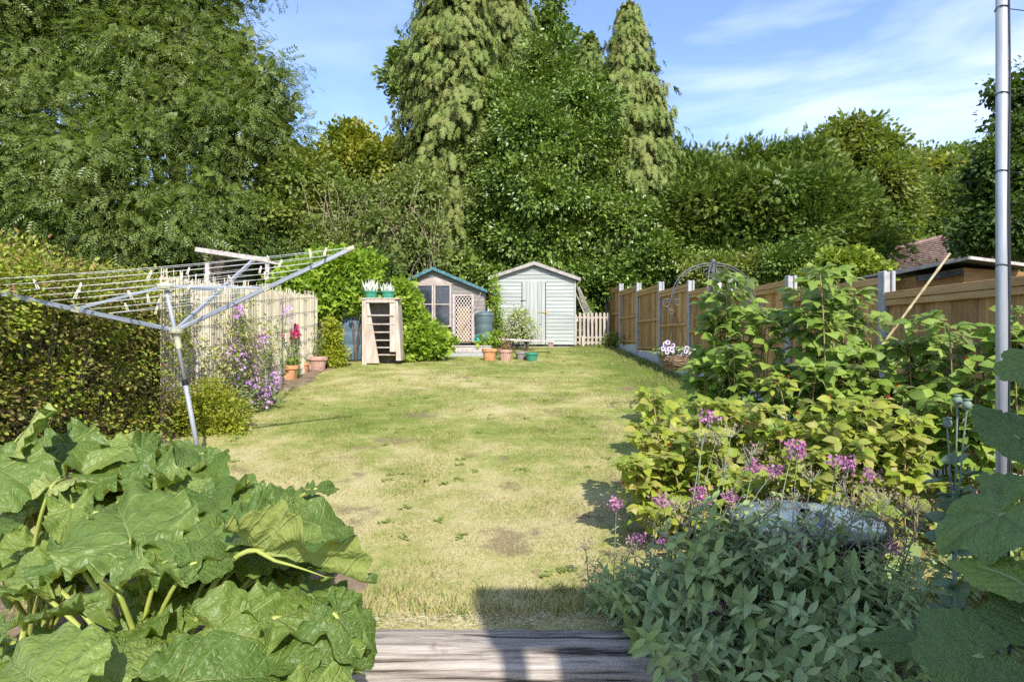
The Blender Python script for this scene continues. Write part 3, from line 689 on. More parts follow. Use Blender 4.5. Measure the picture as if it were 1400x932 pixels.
# roof with bargeboards
def roof(root, xl, xr, zl, zr, ax, az, y0, y1, over, mroof, mbarge, th=.035, bw=.085):
    mb = MB(); mb.prism([(xl, y0, zl), (ax, y0, az), (ax, y0, az+th), (xl, y0, zl+th)], (0, y1-y0, 0)); mb.prism([(ax, y0, az), (xr, y0, zr), (xr, y0, zr+th), (ax, y0, az+th)], (0, y1-y0, 0))
    r = mb.build('roof', mroof, root)
    for (x, z) in ((xl, zl), (xr, zr)):
        mb = MB(); sgn = 1 if x > ax else -1
        mb.prism([(ax+.002*sgn, y0-.025, az+th+.01), (x+.01*sgn, y0-.025, z+th+.01), (x+.01*sgn, y0-.025, z+th-bw), (ax+.002*sgn, y0-.025, az+th-bw-.01)], (0, .022, 0))
        mb.build('bargeboard', mbarge, r)
    return r
el, er = at(668, 381, YS), at(793, 382.5, YS)
roof(shed, el.x, er.x, el.z, er.z, apx.x, apx.z, YS-.12, YS+D_+.1, .1, FELT, rough_mat('weathered_barge', [(.24, .21, .19), (.33, .30, .27), (.40, .37, .34)], scale=9, bump=.4))
# door
mb = MB(); nb = 6; zb_d = zb+.03
for i in range(nb):
    w_ = (dx1-dx0)/nb; mb.box((dx0+w_*(i+.5), YS-.012, (zb_d+dzt)/2), (w_-.007, .022, dzt-zb_d))
door = mb.build('door', MINTD, shed)
mb = MB(); zl = at(0, 427, YS).z; xr = dx1
mb.box((xr-.10, YS-.028, zl), (.24, .012, .022)); mb.box((xr+.03, YS-.030, zl), (.03, .016, .06)); mb.box((xr-.03, YS-.036, zl), (.05, .02, .035)); mb.build('latch', BRASS, door)
for z in (at(0, 411, YS).z, at(0, 462, YS).z):
    mb = MB(); mb.box((dx0+.04, YS-.027, z), (.16, .010, .02)); mb.build('hinge', IRON, door)
mb = MB()
for x in np.linspace(sx0+.1, sx1-.05, 7): mb.box((x, YS+.3, zb-.06), (.09, .5, .13))
mb.box(((sx0+sx1)/2, YS+1.0, zb-.07), (sx1-sx0-.05, 1.9, .1)); mb.build('bearer', GREYW, shed)

# ------------------------------------------------------------------ summerhouse with teal trim
YH = 17.0; s_ = YH/FPX
TEAL = rough_mat('teal_paint', [(.02, .09, .11), (.045, .14, .16), (.16, .24, .24)], scale=12, bump=.2, rough=.6)
CEDAR = rough_mat('silvered_cedar', [(.16, .145, .12), (.235, .215, .185), (.31, .285, .25)], scale=4, stretch=(.5, 1, 5), island=.15, bump=.4)
FRAME = rough_mat('frame_wood', [(.30, .24, .20), (.40, .33, .28), (.50, .42, .36)], scale=6, bump=.3, island=.12)
GLASS = rough_mat('glass_painted_reflections', [(.015, .02, .03), (.04, .045, .06), (.16, .17, .19)], scale=11, detail=8, pos=[.3, .58, .72], rough=.12, spec=.6, bump=.05)  # dark panes; pale blotches in the colour stand in for speckled reflections
hx0, hx1 = at(524, 0, YH).x, at(662, 0, YH).x; ha = at(593, 369, YH); he = at(0, 398, YH).z; hz = g(0, YH)+.28
house = empty('summerhouse', ((hx0+hx1)/2, YH+1, g(-2, YH)), 'weathered timber summerhouse with teal roof edges and lattice door', 'summerhouse')
def house_w(z):
    if z <= he: return hx0, hx1
    t = (z-he)/(ha.z-.02-he); return hx0+(ha.x-hx0)*t, hx1+(ha.x-hx1)*t
wx0, wx1 = at(569, 0, YH).x, at(617, 0, YH).x; wz0, wz1 = at(0, 447, YH).z, at(0, 388.5, YH).z
ox0, ox1 = at(619, 0, YH).x, at(648, 0, YH).x; oz1 = at(0, 402, YH).z
mb = MB(); z = hz; bh = .11
while z < ha.z-.06:
    z2 = min(z+bh, ha.z-.03); a0, a1 = house_w(z); b0, b1 = house_w(z2)
    segs = []
    cuts = []
    if z2 > wz0 and z < wz1: cuts.append((wx0, wx1))
    if z < oz1: cuts.append((ox0, ox1))
    e0, f0 = a0, b0
    for (c0, c1) in sorted(cuts): segs.append((e0, c0, f0, c0)); e0 = f0 = c1
    segs.append((e0, a1, f0, b1))
    for (p0, p1, q0, q1) in segs:
        v = [(p0, YH-.016, z+.005), (p1, YH-.016, z+.005), (q1, YH-.004, z2), (q0, YH-.004, z2), (p0, YH+.02, z+.005), (p1, YH+.02, z+.005), (q1, YH+.02, z2), (q0, YH+.02, z2)]
        mb.add(v, [(0, 1, 2, 3), (4, 7, 6, 5), (0, 4, 5, 1), (3, 2, 6, 7), (0, 3, 7, 4), (1, 5, 6, 2)])
    z = z2
for X in (hx0, hx1): mb.box((X, YH+1.02, (hz+he)/2), (.03, 2.0, he-hz))
mb.box(((hx0+hx1)/2, YH+2.0, (hz+he)/2), (hx1-hx0, .03, he-hz))
mb.box(((hx0+hx1)/2, YH+1.0, hz-.02), (hx1-hx0-.04, 1.95, .04))
mb.build('wall', CEDAR, house)
roof(house, at(521, 0, YH).x, at(666, 0, YH).x, at(0, 400, YH).z, at(0, 399, YH).z, ha.x, ha.z+.02, YH-.14, YH+2.1, .1, FELT, TEAL, bw=.07)
# windows: casement pair, each with an upper and lower pane
def window(x0, x1, z0, z1, split, Y=YH):
    mb = MB(); t = .045
    for x in (x0+t/2, x1-t/2): mb.box((x, Y-.02, (z0+z1)/2), (t, .05, z1-z0))
    for z in (z0+t/2, z1-t/2): mb.box(((x0+x1)/2, Y-.018, z), (x1-x0-2*t, .045, t))
    wv = mb.build('window', FRAME, house, bevel=.003)
    mb = MB(); mb.box(((x0+x1)/2, Y-.016, split), (x1-x0-2*t, .04, .03)); mb.build('glazing_bar', FRAME, wv)
    mb = MB(); mb.box(((x0+x1)/2, Y+.005, (z0+z1)/2), (x1-x0-t, .008, z1-z0-t)); mb.build('pane', GLASS, wv)
xm = (wx0+wx1)/2; sp = at(0, 416, YH).z
window(wx0, xm-.005, wz0, wz1, sp); window(xm+.005, wx1, wz0, wz1, sp)
mb = MB(); mb.prism([(wx0-.06, YH-.02, wz1+.003), (wx1+.08, YH-.02, wz1+.003), (xm+.05, YH-.02, wz1+.20)], (0, -.018, 0)); mb.build('pediment', FRAME, house)
# lattice door with its frame
mb = MB(); t = .06
for x in (ox0+t/2, ox1-t/2): mb.box((x, YH-.05, (hz+oz1)/2), (t, .06, oz1-hz))
mb.box(((ox0+ox1)/2, YH-.05, oz1-t/2), (ox1-ox0-2*t, .058, t)); mb.build('door_frame', rough_mat('mauve_grey_wood', [(.30, .24, .24), (.42, .35, .34), (.52, .45, .43)], scale=7), house)
mb = MB(); a0, a1, c0, c1 = ox0+t, ox1-t, hz+.02, oz1-t; st = .085
def clipd(x, z, dx, dz):
    ts = []
    for (p, d, lo, hi) in ((x, dx, a0, a1), (z, dz, c0, c1)): ts.append(sorted(((lo-p)/d, (hi-p)/d)))
    lo = max(ts[0][0], ts[1][0]); hi = min(ts[0][1], ts[1][1]); return (lo, hi) if hi > lo+.02 else None
for i in range(-30, 60):
    for sg, yy in ((1, YH-.052), (-1, YH-.060)):
        r_ = clipd(a0+i*st, c0, .7*sg, 1.0)
        if r_: lo, hi = r_; mb.bar((a0+i*st+.7*sg*lo, yy, c0+lo), (a0+i*st+.7*sg*hi, yy, c0+hi), .014, .007, up=(0, 1, 0))
ld = mb.build('lattice_door', rough_mat('lattice_wood', [(.50, .42, .35), (.62, .55, .48), (.7, .64, .58)], scale=9), house)
mb = MB(); mb.box(((ox0+ox1)/2, YH+.28, (c0+c1)/2-.15), (.38, .2, 1.0)); mb.build('chair_back', rough_mat('rattan', [(.36, .22, .10), (.52, .36, .18)], scale=12), house)
mb = MB(); mb.tube([(ox0+.1, YH-.10, hz+.02), (ox1+.05, YH-.1, hz+.95), (ox1+.25, YH-.08, hz+1.5)], .012, 5)
tag(mb.build('cane', FRAME), 'thin bent stick leaning across the summerhouse lattice door', 'stick')
# deck
dk = empty('deck', (at(635, 0, 16.1).x, 16.3, g(-1, 16.2)), 'low weathered wooden deck step in front of the summerhouse', 'deck')
mb = MB(); X0, X1 = at(606, 0, 16.0).x, at(672, 0, 16.0).x
for i in range(6): mb.box(((X0+X1)/2, 16.0+.15*i, g(-1, 16)+.26), (X1-X0, .142, .03))
mb.build('decking', GREYW, dk, bevel=.003)
mb = MB(); mb.box(((X0+X1)/2, 15.96, g(-1, 16)+.17), (X1-X0-.02, .03, .13)); mb.build('fascia', GREYW, dk)
mb = MB(); mb.box(((X0+X1)/2+.02, 16.0, g(-1, 16)+.04), (X1-X0-.05, .1, .11)); mb.build('block', CONC, dk)
# raised planks before the shed
mb = MB(); a, b = at(668, 463, 16.6), at(757, 467, 16.6)
mb.bar(a, b, .22, .05); mb.build('scaffold_plank', GREYW, bevel=.004); tag(bpy.data.objects['scaffold_plank'], 'grey plank lying raised in front of the mint shed', 'plank')
mb = MB(); mb.box((b.x-.08, b.y, b.z-.09), (.13, .18, .13)); mb.box((a.x+.1, a.y, a.z-.1), (.16, .18, .15)); o = mb.build('wooden_block', rough_mat('end_grain', [(.2, .14, .1), (.33, .25, .19)], scale=12)); tag(o, 'dark end blocks propping up the grey plank by the shed', 'block')
# items leaning by the shed: diagonal trellis and picket fence
YP = 18.7; pk = empty('picket_fence', (at(808, 0, YP).x, YP, g(2, YP)), 'short bare wood picket fence between shed and panel fence', 'fence')
PICK = rough_mat('picket_wood', [(.30, .245, .19), (.41, .345, .28), (.48, .42, .36)], scale=6, stretch=(3, 3, .6), island=.15, bump=.3)
for px in (787, 793, 798.5, 804, 809.5, 815, 820.5, 826, 831):
    c = at(px, 0, YP); zt = at(0, 427+(2 if px < 790 else 0), YP).z; z0 = g(2, YP)+.04; w_ = .07
    mb = MB(); mb.prism([(c.x-w_/2, YP-.02, z0), (c.x+w_/2, YP-.02, z0), (c.x+w_/2, YP-.02, zt-.04), (c.x+w_/4, YP-.02, zt-.008), (c.x, YP-.02, zt), (c.x-w_/4, YP-.02, zt-.008), (c.x-w_/2, YP-.02, zt-.04)], (0, -.018, 0)); mb.build('picket', PICK, pk)
for py in (434, 461, 468):
    mb = MB(); mb.bar(at(785, py, YP), at(834, py, YP), .03, .055); mb.build('rail', PICK, pk)
mb = MB(); c = at(797, 0, YP-.12); mb.box((c.x, YP-.1, g(2, YP)+.13), (.07, .07, .36)); mb.build('stub_post', PICK, pk)
tr_ = empty('trellis', at(795, 440, 18.9), 'folded trellis and poles leaning against the shed side wall', 'trellis')
mb = MB(); a0_, a1_ = at(789, 392, 19.0), at(803, 440, 18.95)
for i in range(6):
    o_ = Vector((.05*i, .02*i, 0)); mb.bar(a0_+o_*.3, a1_+o_, .016, .01)
for i in range(14):
    t_ = i/13; p_ = a0_*(1-t_)+a1_*t_; mb.bar(p_+Vector((-.03, -.02, .03)), p_+Vector((.05+.2*t_, 0, -.03)), .014, .008)
mb.build('lattice', GREYW, tr_)
mb = MB(); mb.bar(at(787, 400, 18.9), at(806, 445, 18.8), .05, .02); mb.build('pole', GREYW, tr_)

# ------------------------------------------------------------------ wooden planter steps with two tubs, water butts
PALE = rough_mat('pale_old_wood', [(.30, .24, .18), (.42, .35, .28), (.52, .45, .38)], scale=5, stretch=(3, 3, .5), island=.14, bump=.5, bdist=.01)
YL = 14.2; zs = g(-3, YL)
st_ = empty('tiered_planter', (at(519, 0, YL).x, YL+.2, zs), 'tall pale wooden stair-like planter with shelves beside the water butt', 'planter')
x0, x1 = at(495, 0, YL).x, at(545, 0, YL).x; zt = at(0, 409, YL).z
# side frames: front upright, and a sloping board widening to the foot
mb = MB(); mb.box((x0+.055, YL, (zs+zt)/2), (.11, .04, zt-zs)); mb.prism([(x0+.112, YL-.02, zt-.06), (x0+.15, YL-.02, zt-.06), (x0+.40, YL-.02, zs+.04), (x0+.112, YL-.02, zs+.04)], (0, .03, 0)); mb.build('side_board', PALE, st_, bevel=.004)
mb = MB(); mb.box((x1-.13, YL, (zs+.3+zt)/2), (.14, .04, zt-zs-.3)); mb.prism([(x1-.058, YL-.02, zt-.04), (x1-.02, YL-.02, zt-.04), (x1+.06, YL-.02, zs+.1), (x1-.058, YL-.02, zs+.1)], (0, .5, 0)); mb.build('side_board', PALE, st_, bevel=.004)
mb = MB(); mb.box(((x0+x1)/2, YL+.45, (zs+zt)/2), (x1-x0-.1, .02, zt-zs-.05)); mb.build('back_board', rough_mat('shaded_board', [(.16, .14, .12), (.26, .23, .20)], scale=6), st_)  # darker copy of the planter wood, shade behind the shelves put into its colour
mb = MB(); mb.box(((x0+x1)/2, YL+.2, zt+.012), (x1-x0+.04, .5, .03)); mb.build('top_board', PALE, st_, bevel=.004)
mb = MB(); mb.box(((x0+x1)/2-.0, YL-.03, zt-.045), (x1-x0-.18, .02, .07)); mb.build('top_rail', PALE, st_, bevel=.004)
for i, py in enumerate((431, 443, 454, 465, 475, 485)):
    z = at(0, py, YL).z; mb = MB(); mb.box(((x0+x1)/2+.02, YL+.12+.02*i, z), (x1-x0-.22, .34, .028)); mb.build('shelf', PALE, st_, bevel=.003)
GRN = plain('green_plastic', (.05, .24, .15), rough=.45)
WHITEF = leaf_mat('white_stems', [(.5, .52, .45), (.65, .65, .6)], transl=.2)
for i, px in enumerate((507.5, 530.5)):
    c = at(px, 407.5, YL+.12); c.z = zt+.028
    root = empty('plant_tub', c, ('bright green round tub with white wispy stems, on the tiered planter', 'bright green round tub with sparse growth, right one on the planter')[i], 'plant pot', 'two green tubs on top of the tiered planter')
    mb = MB(); mb.lathe([(0, 0), (.125, 0), (.145, .13), (.160, .13), (.163, .165), (.15, .165), (.14, .12), (0, .12)], c, 24); mb.build('tub', GRN, root, smooth=False)
    n = 90 if i == 0 else 40; P = np.tile(np.array(c)+[0, 0, .12], (n, 1))+np.c_[rng.normal(0, .06, n), rng.normal(0, .05, n), rng.uniform(0, .02, n)]
    D = np.c_[rng.normal(0, .35, n), rng.normal(0, .2, n), np.ones(n)]
    scatter('stems', t_rhomb(.10), P, D, np.tile([0, -1, .1], (n, 1))+rng.normal(0, .4, (n, 3)), rng.uniform(.12, .34, n)*(1 if i == 0 else .8), WHITEF, root)
BUTT = plain('blue_grey_plastic', (.10, .155, .20), rough=.4, var=.08, scale=3)
BUTT2 = plain('dark_green_plastic', (.085, .125, .125), rough=.4, var=.08, scale=3)
def butt(x, y, z, r, h, m, label):
    root = empty('water_butt', (x, y, z), label, 'water butt')
    prof = [(0, 0), (r*.86, 0), (r*.88, .03)]
    for i in range(3):
        a = .05+i*(h-.1)/3; b = a+(h-.1)/3
        prof += [(r*(.90+.03*i), a), (r*(.90+.03*i), a+.02), (r*(.95+.02*i), a+.05), (r*(.97+.02*i), b-.06), (r*(.94+.02*i), b-.02)]
    prof += [(r*.98, h-.03)]
    mb = MB(); mb.lathe(prof, (x, y, z), 32); mb.build('barrel', m, root, smooth=True)
    mb = MB(); mb.lathe([(r*1.03, h-.05), (r*1.04, h-.01), (r*.99, h+.02), (r*.5, h+.07), (r*.15, h+.085), (0, h+.085)], (x, y, z), 32); mb.build('lid', m, root, smooth=True)
    mb = MB(); mb.tube([(x, y-r*.93, z+.12), (x, y-r-.05, z+.12), (x, y-r-.06, z+.07)], .015, 6); mb.build('tap', IRON, root)
bx = at(483, 0, 15.0); butt(bx.x, 15.2, g(-3, 15)+.02, .40, 1.05, BUTT, 'blue grey ribbed water butt left of the tiered planter')
bx = at(661, 0, 17.0); butt(bx.x+.02, 16.95, g(-1, 16.5)+.28, .24, .80, BUTT2, 'dark grey green water butt between summerhouse and shed')
# watering can
TEALP = plain('teal_plastic', (.01, .30, .28), rough=.4)
c = at(655, 469, 16.5); c.z = g(-1, 16)+.28
wc = empty('watering_can', c, 'teal plastic watering can standing on the deck by the water butt', 'watering can')
mb = MB(); mb.lathe([(0, 0), (.085, 0), (.09, .02), (.085, .15), (.06, .19), (.05, .2), (0, .19)], c, 20); mb.build('body', TEALP, wc, smooth=True)
mb = MB(); mb.tube([c+Vector((-.02+.10*math.cos(a), -.02, .16+.11*math.sin(a))) for a in np.linspace(-.3, 3.4, 14)], .013, 6); mb.build('handle', TEALP, wc, smooth=True)
mb = MB(); mb.tube([c+Vector((.07, 0, .04)), c+Vector((.16, 0, .15)), c+Vector((.22, 0, .22))], [.02, .014, .012], 8); mb.lathe([(.012, 0), (.035, .02), (.035, .03), (0, .032)], c+Vector((.22, 0, .215)), 12); mb.build('spout', TEALP, wc, smooth=True)

# ------------------------------------------------------------------ pots
TERRA = rough_mat('terracotta', [(.42, .18, .08), (.55, .26, .12), (.62, .34, .19)], scale=9, rough=.8, bump=.15)
TERRA2 = rough_mat('old_terracotta', [(.34, .20, .15), (.46, .28, .21), (.56, .38, .30)], scale=9, rough=.85, bump=.15)
GREYP = rough_mat('grey_pottery', [(.20, .18, .16), (.30, .27, .24)], scale=9)
SPRIG = leaf_mat('pot_leaves', [(.10, .17, .03), (.16, .24, .05), (.26, .30, .10)], transl=.3)
SPRIGR = leaf_mat('russet_leaves', [(.22, .12, .06), (.30, .20, .08), (.20, .20, .06)], transl=.3)
def pot(px, py, Y, r, h, m, label, flute=0, plant=None, group='plant pots by the shed', ph=.2, n=60):
    c = at(px, py, Y); c.z = lawn_z(c.x, Y)-.01
    root = empty('plant_pot', c, label, 'plant pot', group)
    mb = MB(); mb.lathe([(0, 0), (r*.68, 0), (r*.88, h*.72)], c, 28, flute=flute, fl_n=14)
    mb.lathe([(r*.88, h*.72), (r*.98, h*.74), (r, h*.8), (r, h), (r*.9, h), (r*.86, h*.86), (0, h*.86)], c, 28); mb.build('pot', m, root, smooth=False)
    if plant:
        P = np.tile(np.array(c)+[0, 0, h*.86], (n, 1))+np.c_[rng.normal(0, r*.42, n), rng.normal(0, r*.42, n), np.abs(rng.normal(0, ph*.5, n))]
        scatter('leaves', t_leaf2(.45), P, np.c_[rng.normal(0, .6, n), rng.normal(0, .6, n), np.ones(n)*.8], rng.normal(0, .5, (n, 3))+[0, -.3, .8], rng.uniform(.05, .12, n), plant, root)
        mb = MB()
        for i in range(5): mb.tube([c+Vector((0, 0, h*.8)), c+Vector((random.gauss(0, r*.3), random.gauss(0, r*.3), h+ph))], .004, 4)
        mb.build('stems', bark, root)
    return root
pot(669, 486, 15.2, .185, .30, TERRA, 'plain orange terracotta pot with crusted rim, left in the shed row')
pot(691, 486, 15.2, .165, .27, TERRA2, 'fluted brown pot holding a bushy russet plant', flute=.05, plant=SPRIGR, ph=.25, n=110)
pot(713, 486, 15.3, .165, .19, GREYP, 'low dull grey bowl between the fluted pot and green bowl')
pot(727, 487, 15.0, .165, .20, GRN, 'low bright green plastic bowl at the end of the row')
LG = 'plant pots along the reed screen'
pot(434, 503, 13.3, .215, .32, TERRA2, 'wide pinkish terracotta pot with thin sapling near the water butt', plant=SPRIG, group=LG, ph=.7, n=70)
pot(413, 510, 12.9, .16, .24, TERRA, 'small orange pot half hidden behind the square orange pot', plant=SPRIG, group=LG, n=40)
pot(395, 521, 11.9, .185, .30, TERRA, 'orange terracotta pot with lime leaves below the crimson flowers', plant=SPRIG, group=LG, n=90)
pot(378, 528, 11.5, .13, .22, rough_mat('brown_plastic', [(.16, .08, .06), (.22, .12, .09)], scale=9), 'dark brown pot at the edge of the purple flowers', group=LG)
pot(268, 592, 8.0, .20, .34, TERRA, 'large orange pot under the golden shrub behind the airer pole', group=LG)

# ------------------------------------------------------------------ reed screen and hedge fence
REED = rough_mat('reeds', [(.46, .39, .26), (.60, .53, .38), (.70, .63, .49)], scale=2.5, stretch=(1, 1, .4), island=.28, bump=.3, rough=.7)
sc_ = empty('reed_screen', (-4.1, 10.5, g(-4, 10.5)), 'pale golden reed screen fence along the flower border', 'fence')
mb = MB(); y = 7.3
while y < 13.9:
    x = -4.13-.035*(y-7.7)+.03*math.sin(y*3)+.02*math.sin(y*9+1)+random.uniform(-.012, .012); zt = (1.6+(.80-.02*max(0, y-9))*y/8.2 if False else 2.36+(y-7.7)*.035)+random.gauss(0, .02)+(.10 if random.random() < .08 else 0)
    zb_ = g(x, y)-.02; lean = random.gauss(0, .012); r_ = random.uniform(.005, .010)
    mb.tube([(x, y, zb_), (x+random.gauss(0, .008), y+lean, zt)], [r_, r_*.8], 4, cap=False); y += random.uniform(.005, .010)
mb.build('reeds', REED, sc_)
mb = MB()
for q in (.2, .5, .8, 1.1, 1.4): mb.tube([(-4.12-.035*(yy-7.7)+.03*math.sin(yy*3)+.02*math.sin(yy*9+1)+.014, yy, g(-4, yy)*1+q*.98+(2.36-g(-4, 7.7))*.1) for yy in np.linspace(7.3, 13.85, 80)], .003, 4)
mb.build('binding_wire', IRON, sc_)
for yy in (8.4, 10.0, 12.0, 13.9):
    mb = MB(); mb.box((-4.25-.035*(yy-7.7), yy, g(-4, yy)+.75), (.07, .07, 1.6)); mb.build('post', GREYW, sc_)
# wire mesh fence in front of the hedge
WIRE = plain('galvanised_wire', (.16, .15, .14), rough=.5, metallic=.5)
mf = empty('wire_fence', (-3.98, 6.2, g(-4, 6.2)), 'thin wire mesh fence running through the left hedge', 'fence')
mb = MB()
for yy in np.arange(4.2, 8.0, .10): mb.box((-4.06, yy, g(-4, yy)+.5), (.0014, .0014, 1.0))
for zz in np.arange(.02, 1.0, .10): mb.bar((-4.06, 4.2, g(-4, 4.2)+zz), (-4.06, 8.0, g(-4, 8.0)+zz), .0014)
mb.build('mesh', WIRE, mf)
for yy in (4.3, 8.0):
    mb = MB(); mb.tube([(-4.05, yy, g(-4, yy)-.1), (-4.05, yy, g(-4, yy)+1.02)], .02, 6); mb.build('post', GREYW, mf)

# ------------------------------------------------------------------ neighbour's buildings
TILE = rough_mat('clay_tile', [(.12, .08, .07), (.20, .13, .11), (.29, .20, .16)], scale=3, island=.35, bump=.4)
YR = 21; nb_ = empty('neighbour_garage', at(1260, 350, YR+2), 'low building with a brown red tiled roof beyond the fence', 'building')
mb = MB(); A, B, C_, D2_ = at(1196, 349, YR+3.2), at(1288, 326, YR+3.2), at(1345, 372, YR), at(1218, 376, YR)
rows, cols = 17, 34
for i in range(rows):
    for j in range(cols):
        def pp(u, v): return (A*(1-u)+B*u)*(1-v)+(D2_*(1-u)+C_*u)*v
        u0, u1 = (j+.04+(i % 2)*.5)/(cols+.5), (j+.96+(i % 2)*.5)/(cols+.5); v0, v1 = i/rows, (i+1.12)/rows
        nrm = Vector((0, -.6, .8)); p = [pp(u0, v0), pp(u1, v0), pp(u1, v1)+nrm*.05, pp(u0, v1)+nrm*.05]
        mb.add(p+[q-nrm*.03 for q in p], [(0, 1, 2, 3), (7, 6, 5, 4), (3, 2, 6, 7), (0, 3, 7, 4), (1, 5, 6, 2)])
mb.build('roof', TILE, nb_)
mb = MB(); mb.tube([A+Vector((0, 0, .05)), B+Vector((0, 0, .05))], .09, 8); mb.tube([B+Vector((0, 0, .05)), C_+Vector((0, 0, .05))], .08, 8); mb.build('ridge', TILE, nb_)
mb = MB(); mb.prism([D2_+Vector((.2, .4, -.1)), C_+Vector((-.3, .4, -.1)), Vector((C_.x-.3, C_.y+.4, 1.5)), Vector((D2_.x+.2, D2_.y+.4, 1.5))], (0, 3, 0)); mb.build('wall', rough_mat('brick', [(.25, .14, .1), (.33, .2, .15)], scale=9), nb_)
GRNR = plain('green_metal', (.10, .22, .17), rough=.5)
mb = MB()
for i in range(5): mb.bar(at(1217, 331+3.1*i, 25), at(1262, 335+3.1*i, 25.5), .05, .03)
for px in (1220, 1258): mb.bar(at(px, 329, 25.2), at(px, 400, 25.2), .05, .05)
tag(mb.build('green_rails', GRNR), 'row of thin green rails behind the tiled roof', 'railing')
YC = 10.2; cb = empty('garden_cabin', at(1310, 380, YC+1), 'low wooden garden cabin with broad roof edge behind the near fence', 'cabin')
BROWN = rough_mat('orange_brown_wood', [(.16, .085, .035), (.26, .14, .055), (.33, .19, .08)], scale=5, stretch=(.5, 1, 4), bump=.3)
mb = MB(); a, b, c2 = at(1219, 373, YC+1.8), at(1324, 351, YC), at(1410, 362, YC)
mb.prism([a, b, c2, at(1410, 366, YC), at(1324, 355.5, YC), at(1219, 377, YC+1.8)], (.6, 3.5, .12)); mb.build('roof', FELT, cb)
mb = MB(); mb.bar(a+Vector((0, -.03, -.02)), b+Vector((0, -.03, -.02)), .03, .05, up=(0, 0, 1)); mb.bar(b+Vector((0, -.03, -.02)), c2+Vector((0, -.03, -.02)), .03, .05); mb.build('fascia', GREYW, cb)
mb = MB(); a, b = at(1238, 380, YC+1.6), at(1318, 366, YC+.3); mb.prism([a, b, Vector((b.x, b.y, 1.2)), Vector((a.x, a.y, 1.2))], (.8, 2.4, 0)); 
c3 = at(1405, 372, YC+.3); mb.prism([b, c3, Vector((c3.x, c3.y, 1.2)), Vector((b.x, b.y, 1.2))], (.5, 2.4, 0)); mb.build('wall', BROWN, cb)
mb = MB(); mb.prism([at(1252, 378, YC+1.25), at(1312, 368, YC+.28), at(1312, 376, YC+.28), at(1252, 385, YC+1.25)], (0, -.06, 0)); mb.build('window', GLASS, cb)
# shelter behind the reed screen
YG = 15.5; gs = empty('garden_shelter', at(330, 370, YG+1), 'dark open sided timber shelter behind the reed screen', 'shelter')
mb = MB(); a, b, c2 = at(268, 342, YG+.2), at(368, 357, YG), at(452, 372, YG+1.0)
mb.prism([a, b, b+Vector((0, 0, -.05)), a+Vector((0, 0, -.05))], (.4, 3.0, 0)); mb.prism([b, c2, c2+Vector((0, 0, -.05)), b+Vector((0, 0, -.05))], (.2, 2.5, 0)); mb.build('roof', GREYW, gs)
mb = MB(); mb.bar(a+Vector((0, -.03, .02)), b+Vector((0, -.03, .02)), .03, .11); mb.build('fascia', GREYW, gs)
DBR = rough_mat('dark_creosote', [(.05, .035, .03), (.09, .065, .05)], scale=5, stretch=(1, 1, 4))
mb = MB(); a2, b2, c4 = at(278, 350, YG+1.6), at(366, 362, YG+1.5), at(448, 376, YG+1.6)
for p, q in ((a2, b2), (b2, c4)): mb.prism([p, q, Vector((q.x, q.y, 1.0)), Vector((p.x, p.y, 1.0))], (0, .05, 0))
mb.build('back_wall', DBR, gs)
for px in (366, 284):
    p = at(px, 360, YG+.05); mb = MB(); mb.box((p.x, p.y, (p.z+1.0)/2), (.10, .08, p.z-1.0)); mb.build('post', GREYW, gs)

# ------------------------------------------------------------------ rotary airer
ALU = plain('grey_white_tube', (.29, .31, .35), rough=.55, metallic=.1, var=.06)
JOINT = plain('yellowed_plastic', (.44, .43, .30), rough=.5)
LINE = plain('pvc_line', (.62, .62, .58), rough=.5)
base = Vector((-3.15, 6.3, g(-3, 6.3)-.05)); hub = at(240, 452, 6.25); topp = at(226, 391, 6.2); mid = base*.35+hub*.65
ax_ = (topp-base).normalized()
ra = empty('rotary_airer', (base.x, base.y, g(-3, 6.3)), 'leaning grey rotary clothes airer with three open arms and slack lines', 'clothes airer')
mb = MB(); mb.tube([base, mid], .0235, 14); mb.build('lower_pole', ALU, ra, smooth=True)
mb = MB(); mb.tube([mid-ax_*.05, mid+ax_*.5, topp], .0195, 14); mb.build('upper_pole', ALU, ra, smooth=True)
mb = MB(); mb.tube([mid-ax_*.06+ax_*.0, mid+ax_*.0], .028, 14)
for q in (.02, .10, .18, .26): mb.tube([mid-ax_*(.1+q*2), mid-ax_*(.1+q*2)+ax_*.004], .0255, 14)
mb.build('grip_rings', IRON, ra)
mb = MB(); mb.tube([hub-ax_*.18, hub-ax_*.02], [.029, .033], 14); mb.lathe([(.03, -.025), (.07, -.025), (.075, 0), (.07, .03), (.03, .035)], hub, 12); mb.build('hub', JOINT, ra)
mb = MB(); mb.lathe([(0, -.03), (.07, -.03), (.08, 0), (.07, .02), (.03, .03), (0, .05)], topp, 12); mb.build('top_hub', JOINT, ra)
tips = [at(-62, 388, 4.85), at(478, 341, 6.35), at(346, 356, 7.75)]
for i, t in enumerate(tips):
    d = (t-hub).normalized(); mb = MB(); mb.bar(hub+d*.05, t, .030, .042); arm = mb.build('arm', ALU, ra, bevel=.004)
    mb = MB(); mb.tube([t-d*.02, t+d*.05], .026, 8); mb.build('end_cap', JOINT, arm)
    q = hub+(t-hub)*.52; dd = (q-topp).normalized(); mb = MB(); mb.bar(topp+dd*.06, q, .018, .026); mb.build('strut', ALU, ra, bevel=.002)
    mb = MB(); mb.bar(q-d*.03, q+d*.03, .04, .054); mb.build('strut_collar', JOINT, arm)
linep = []
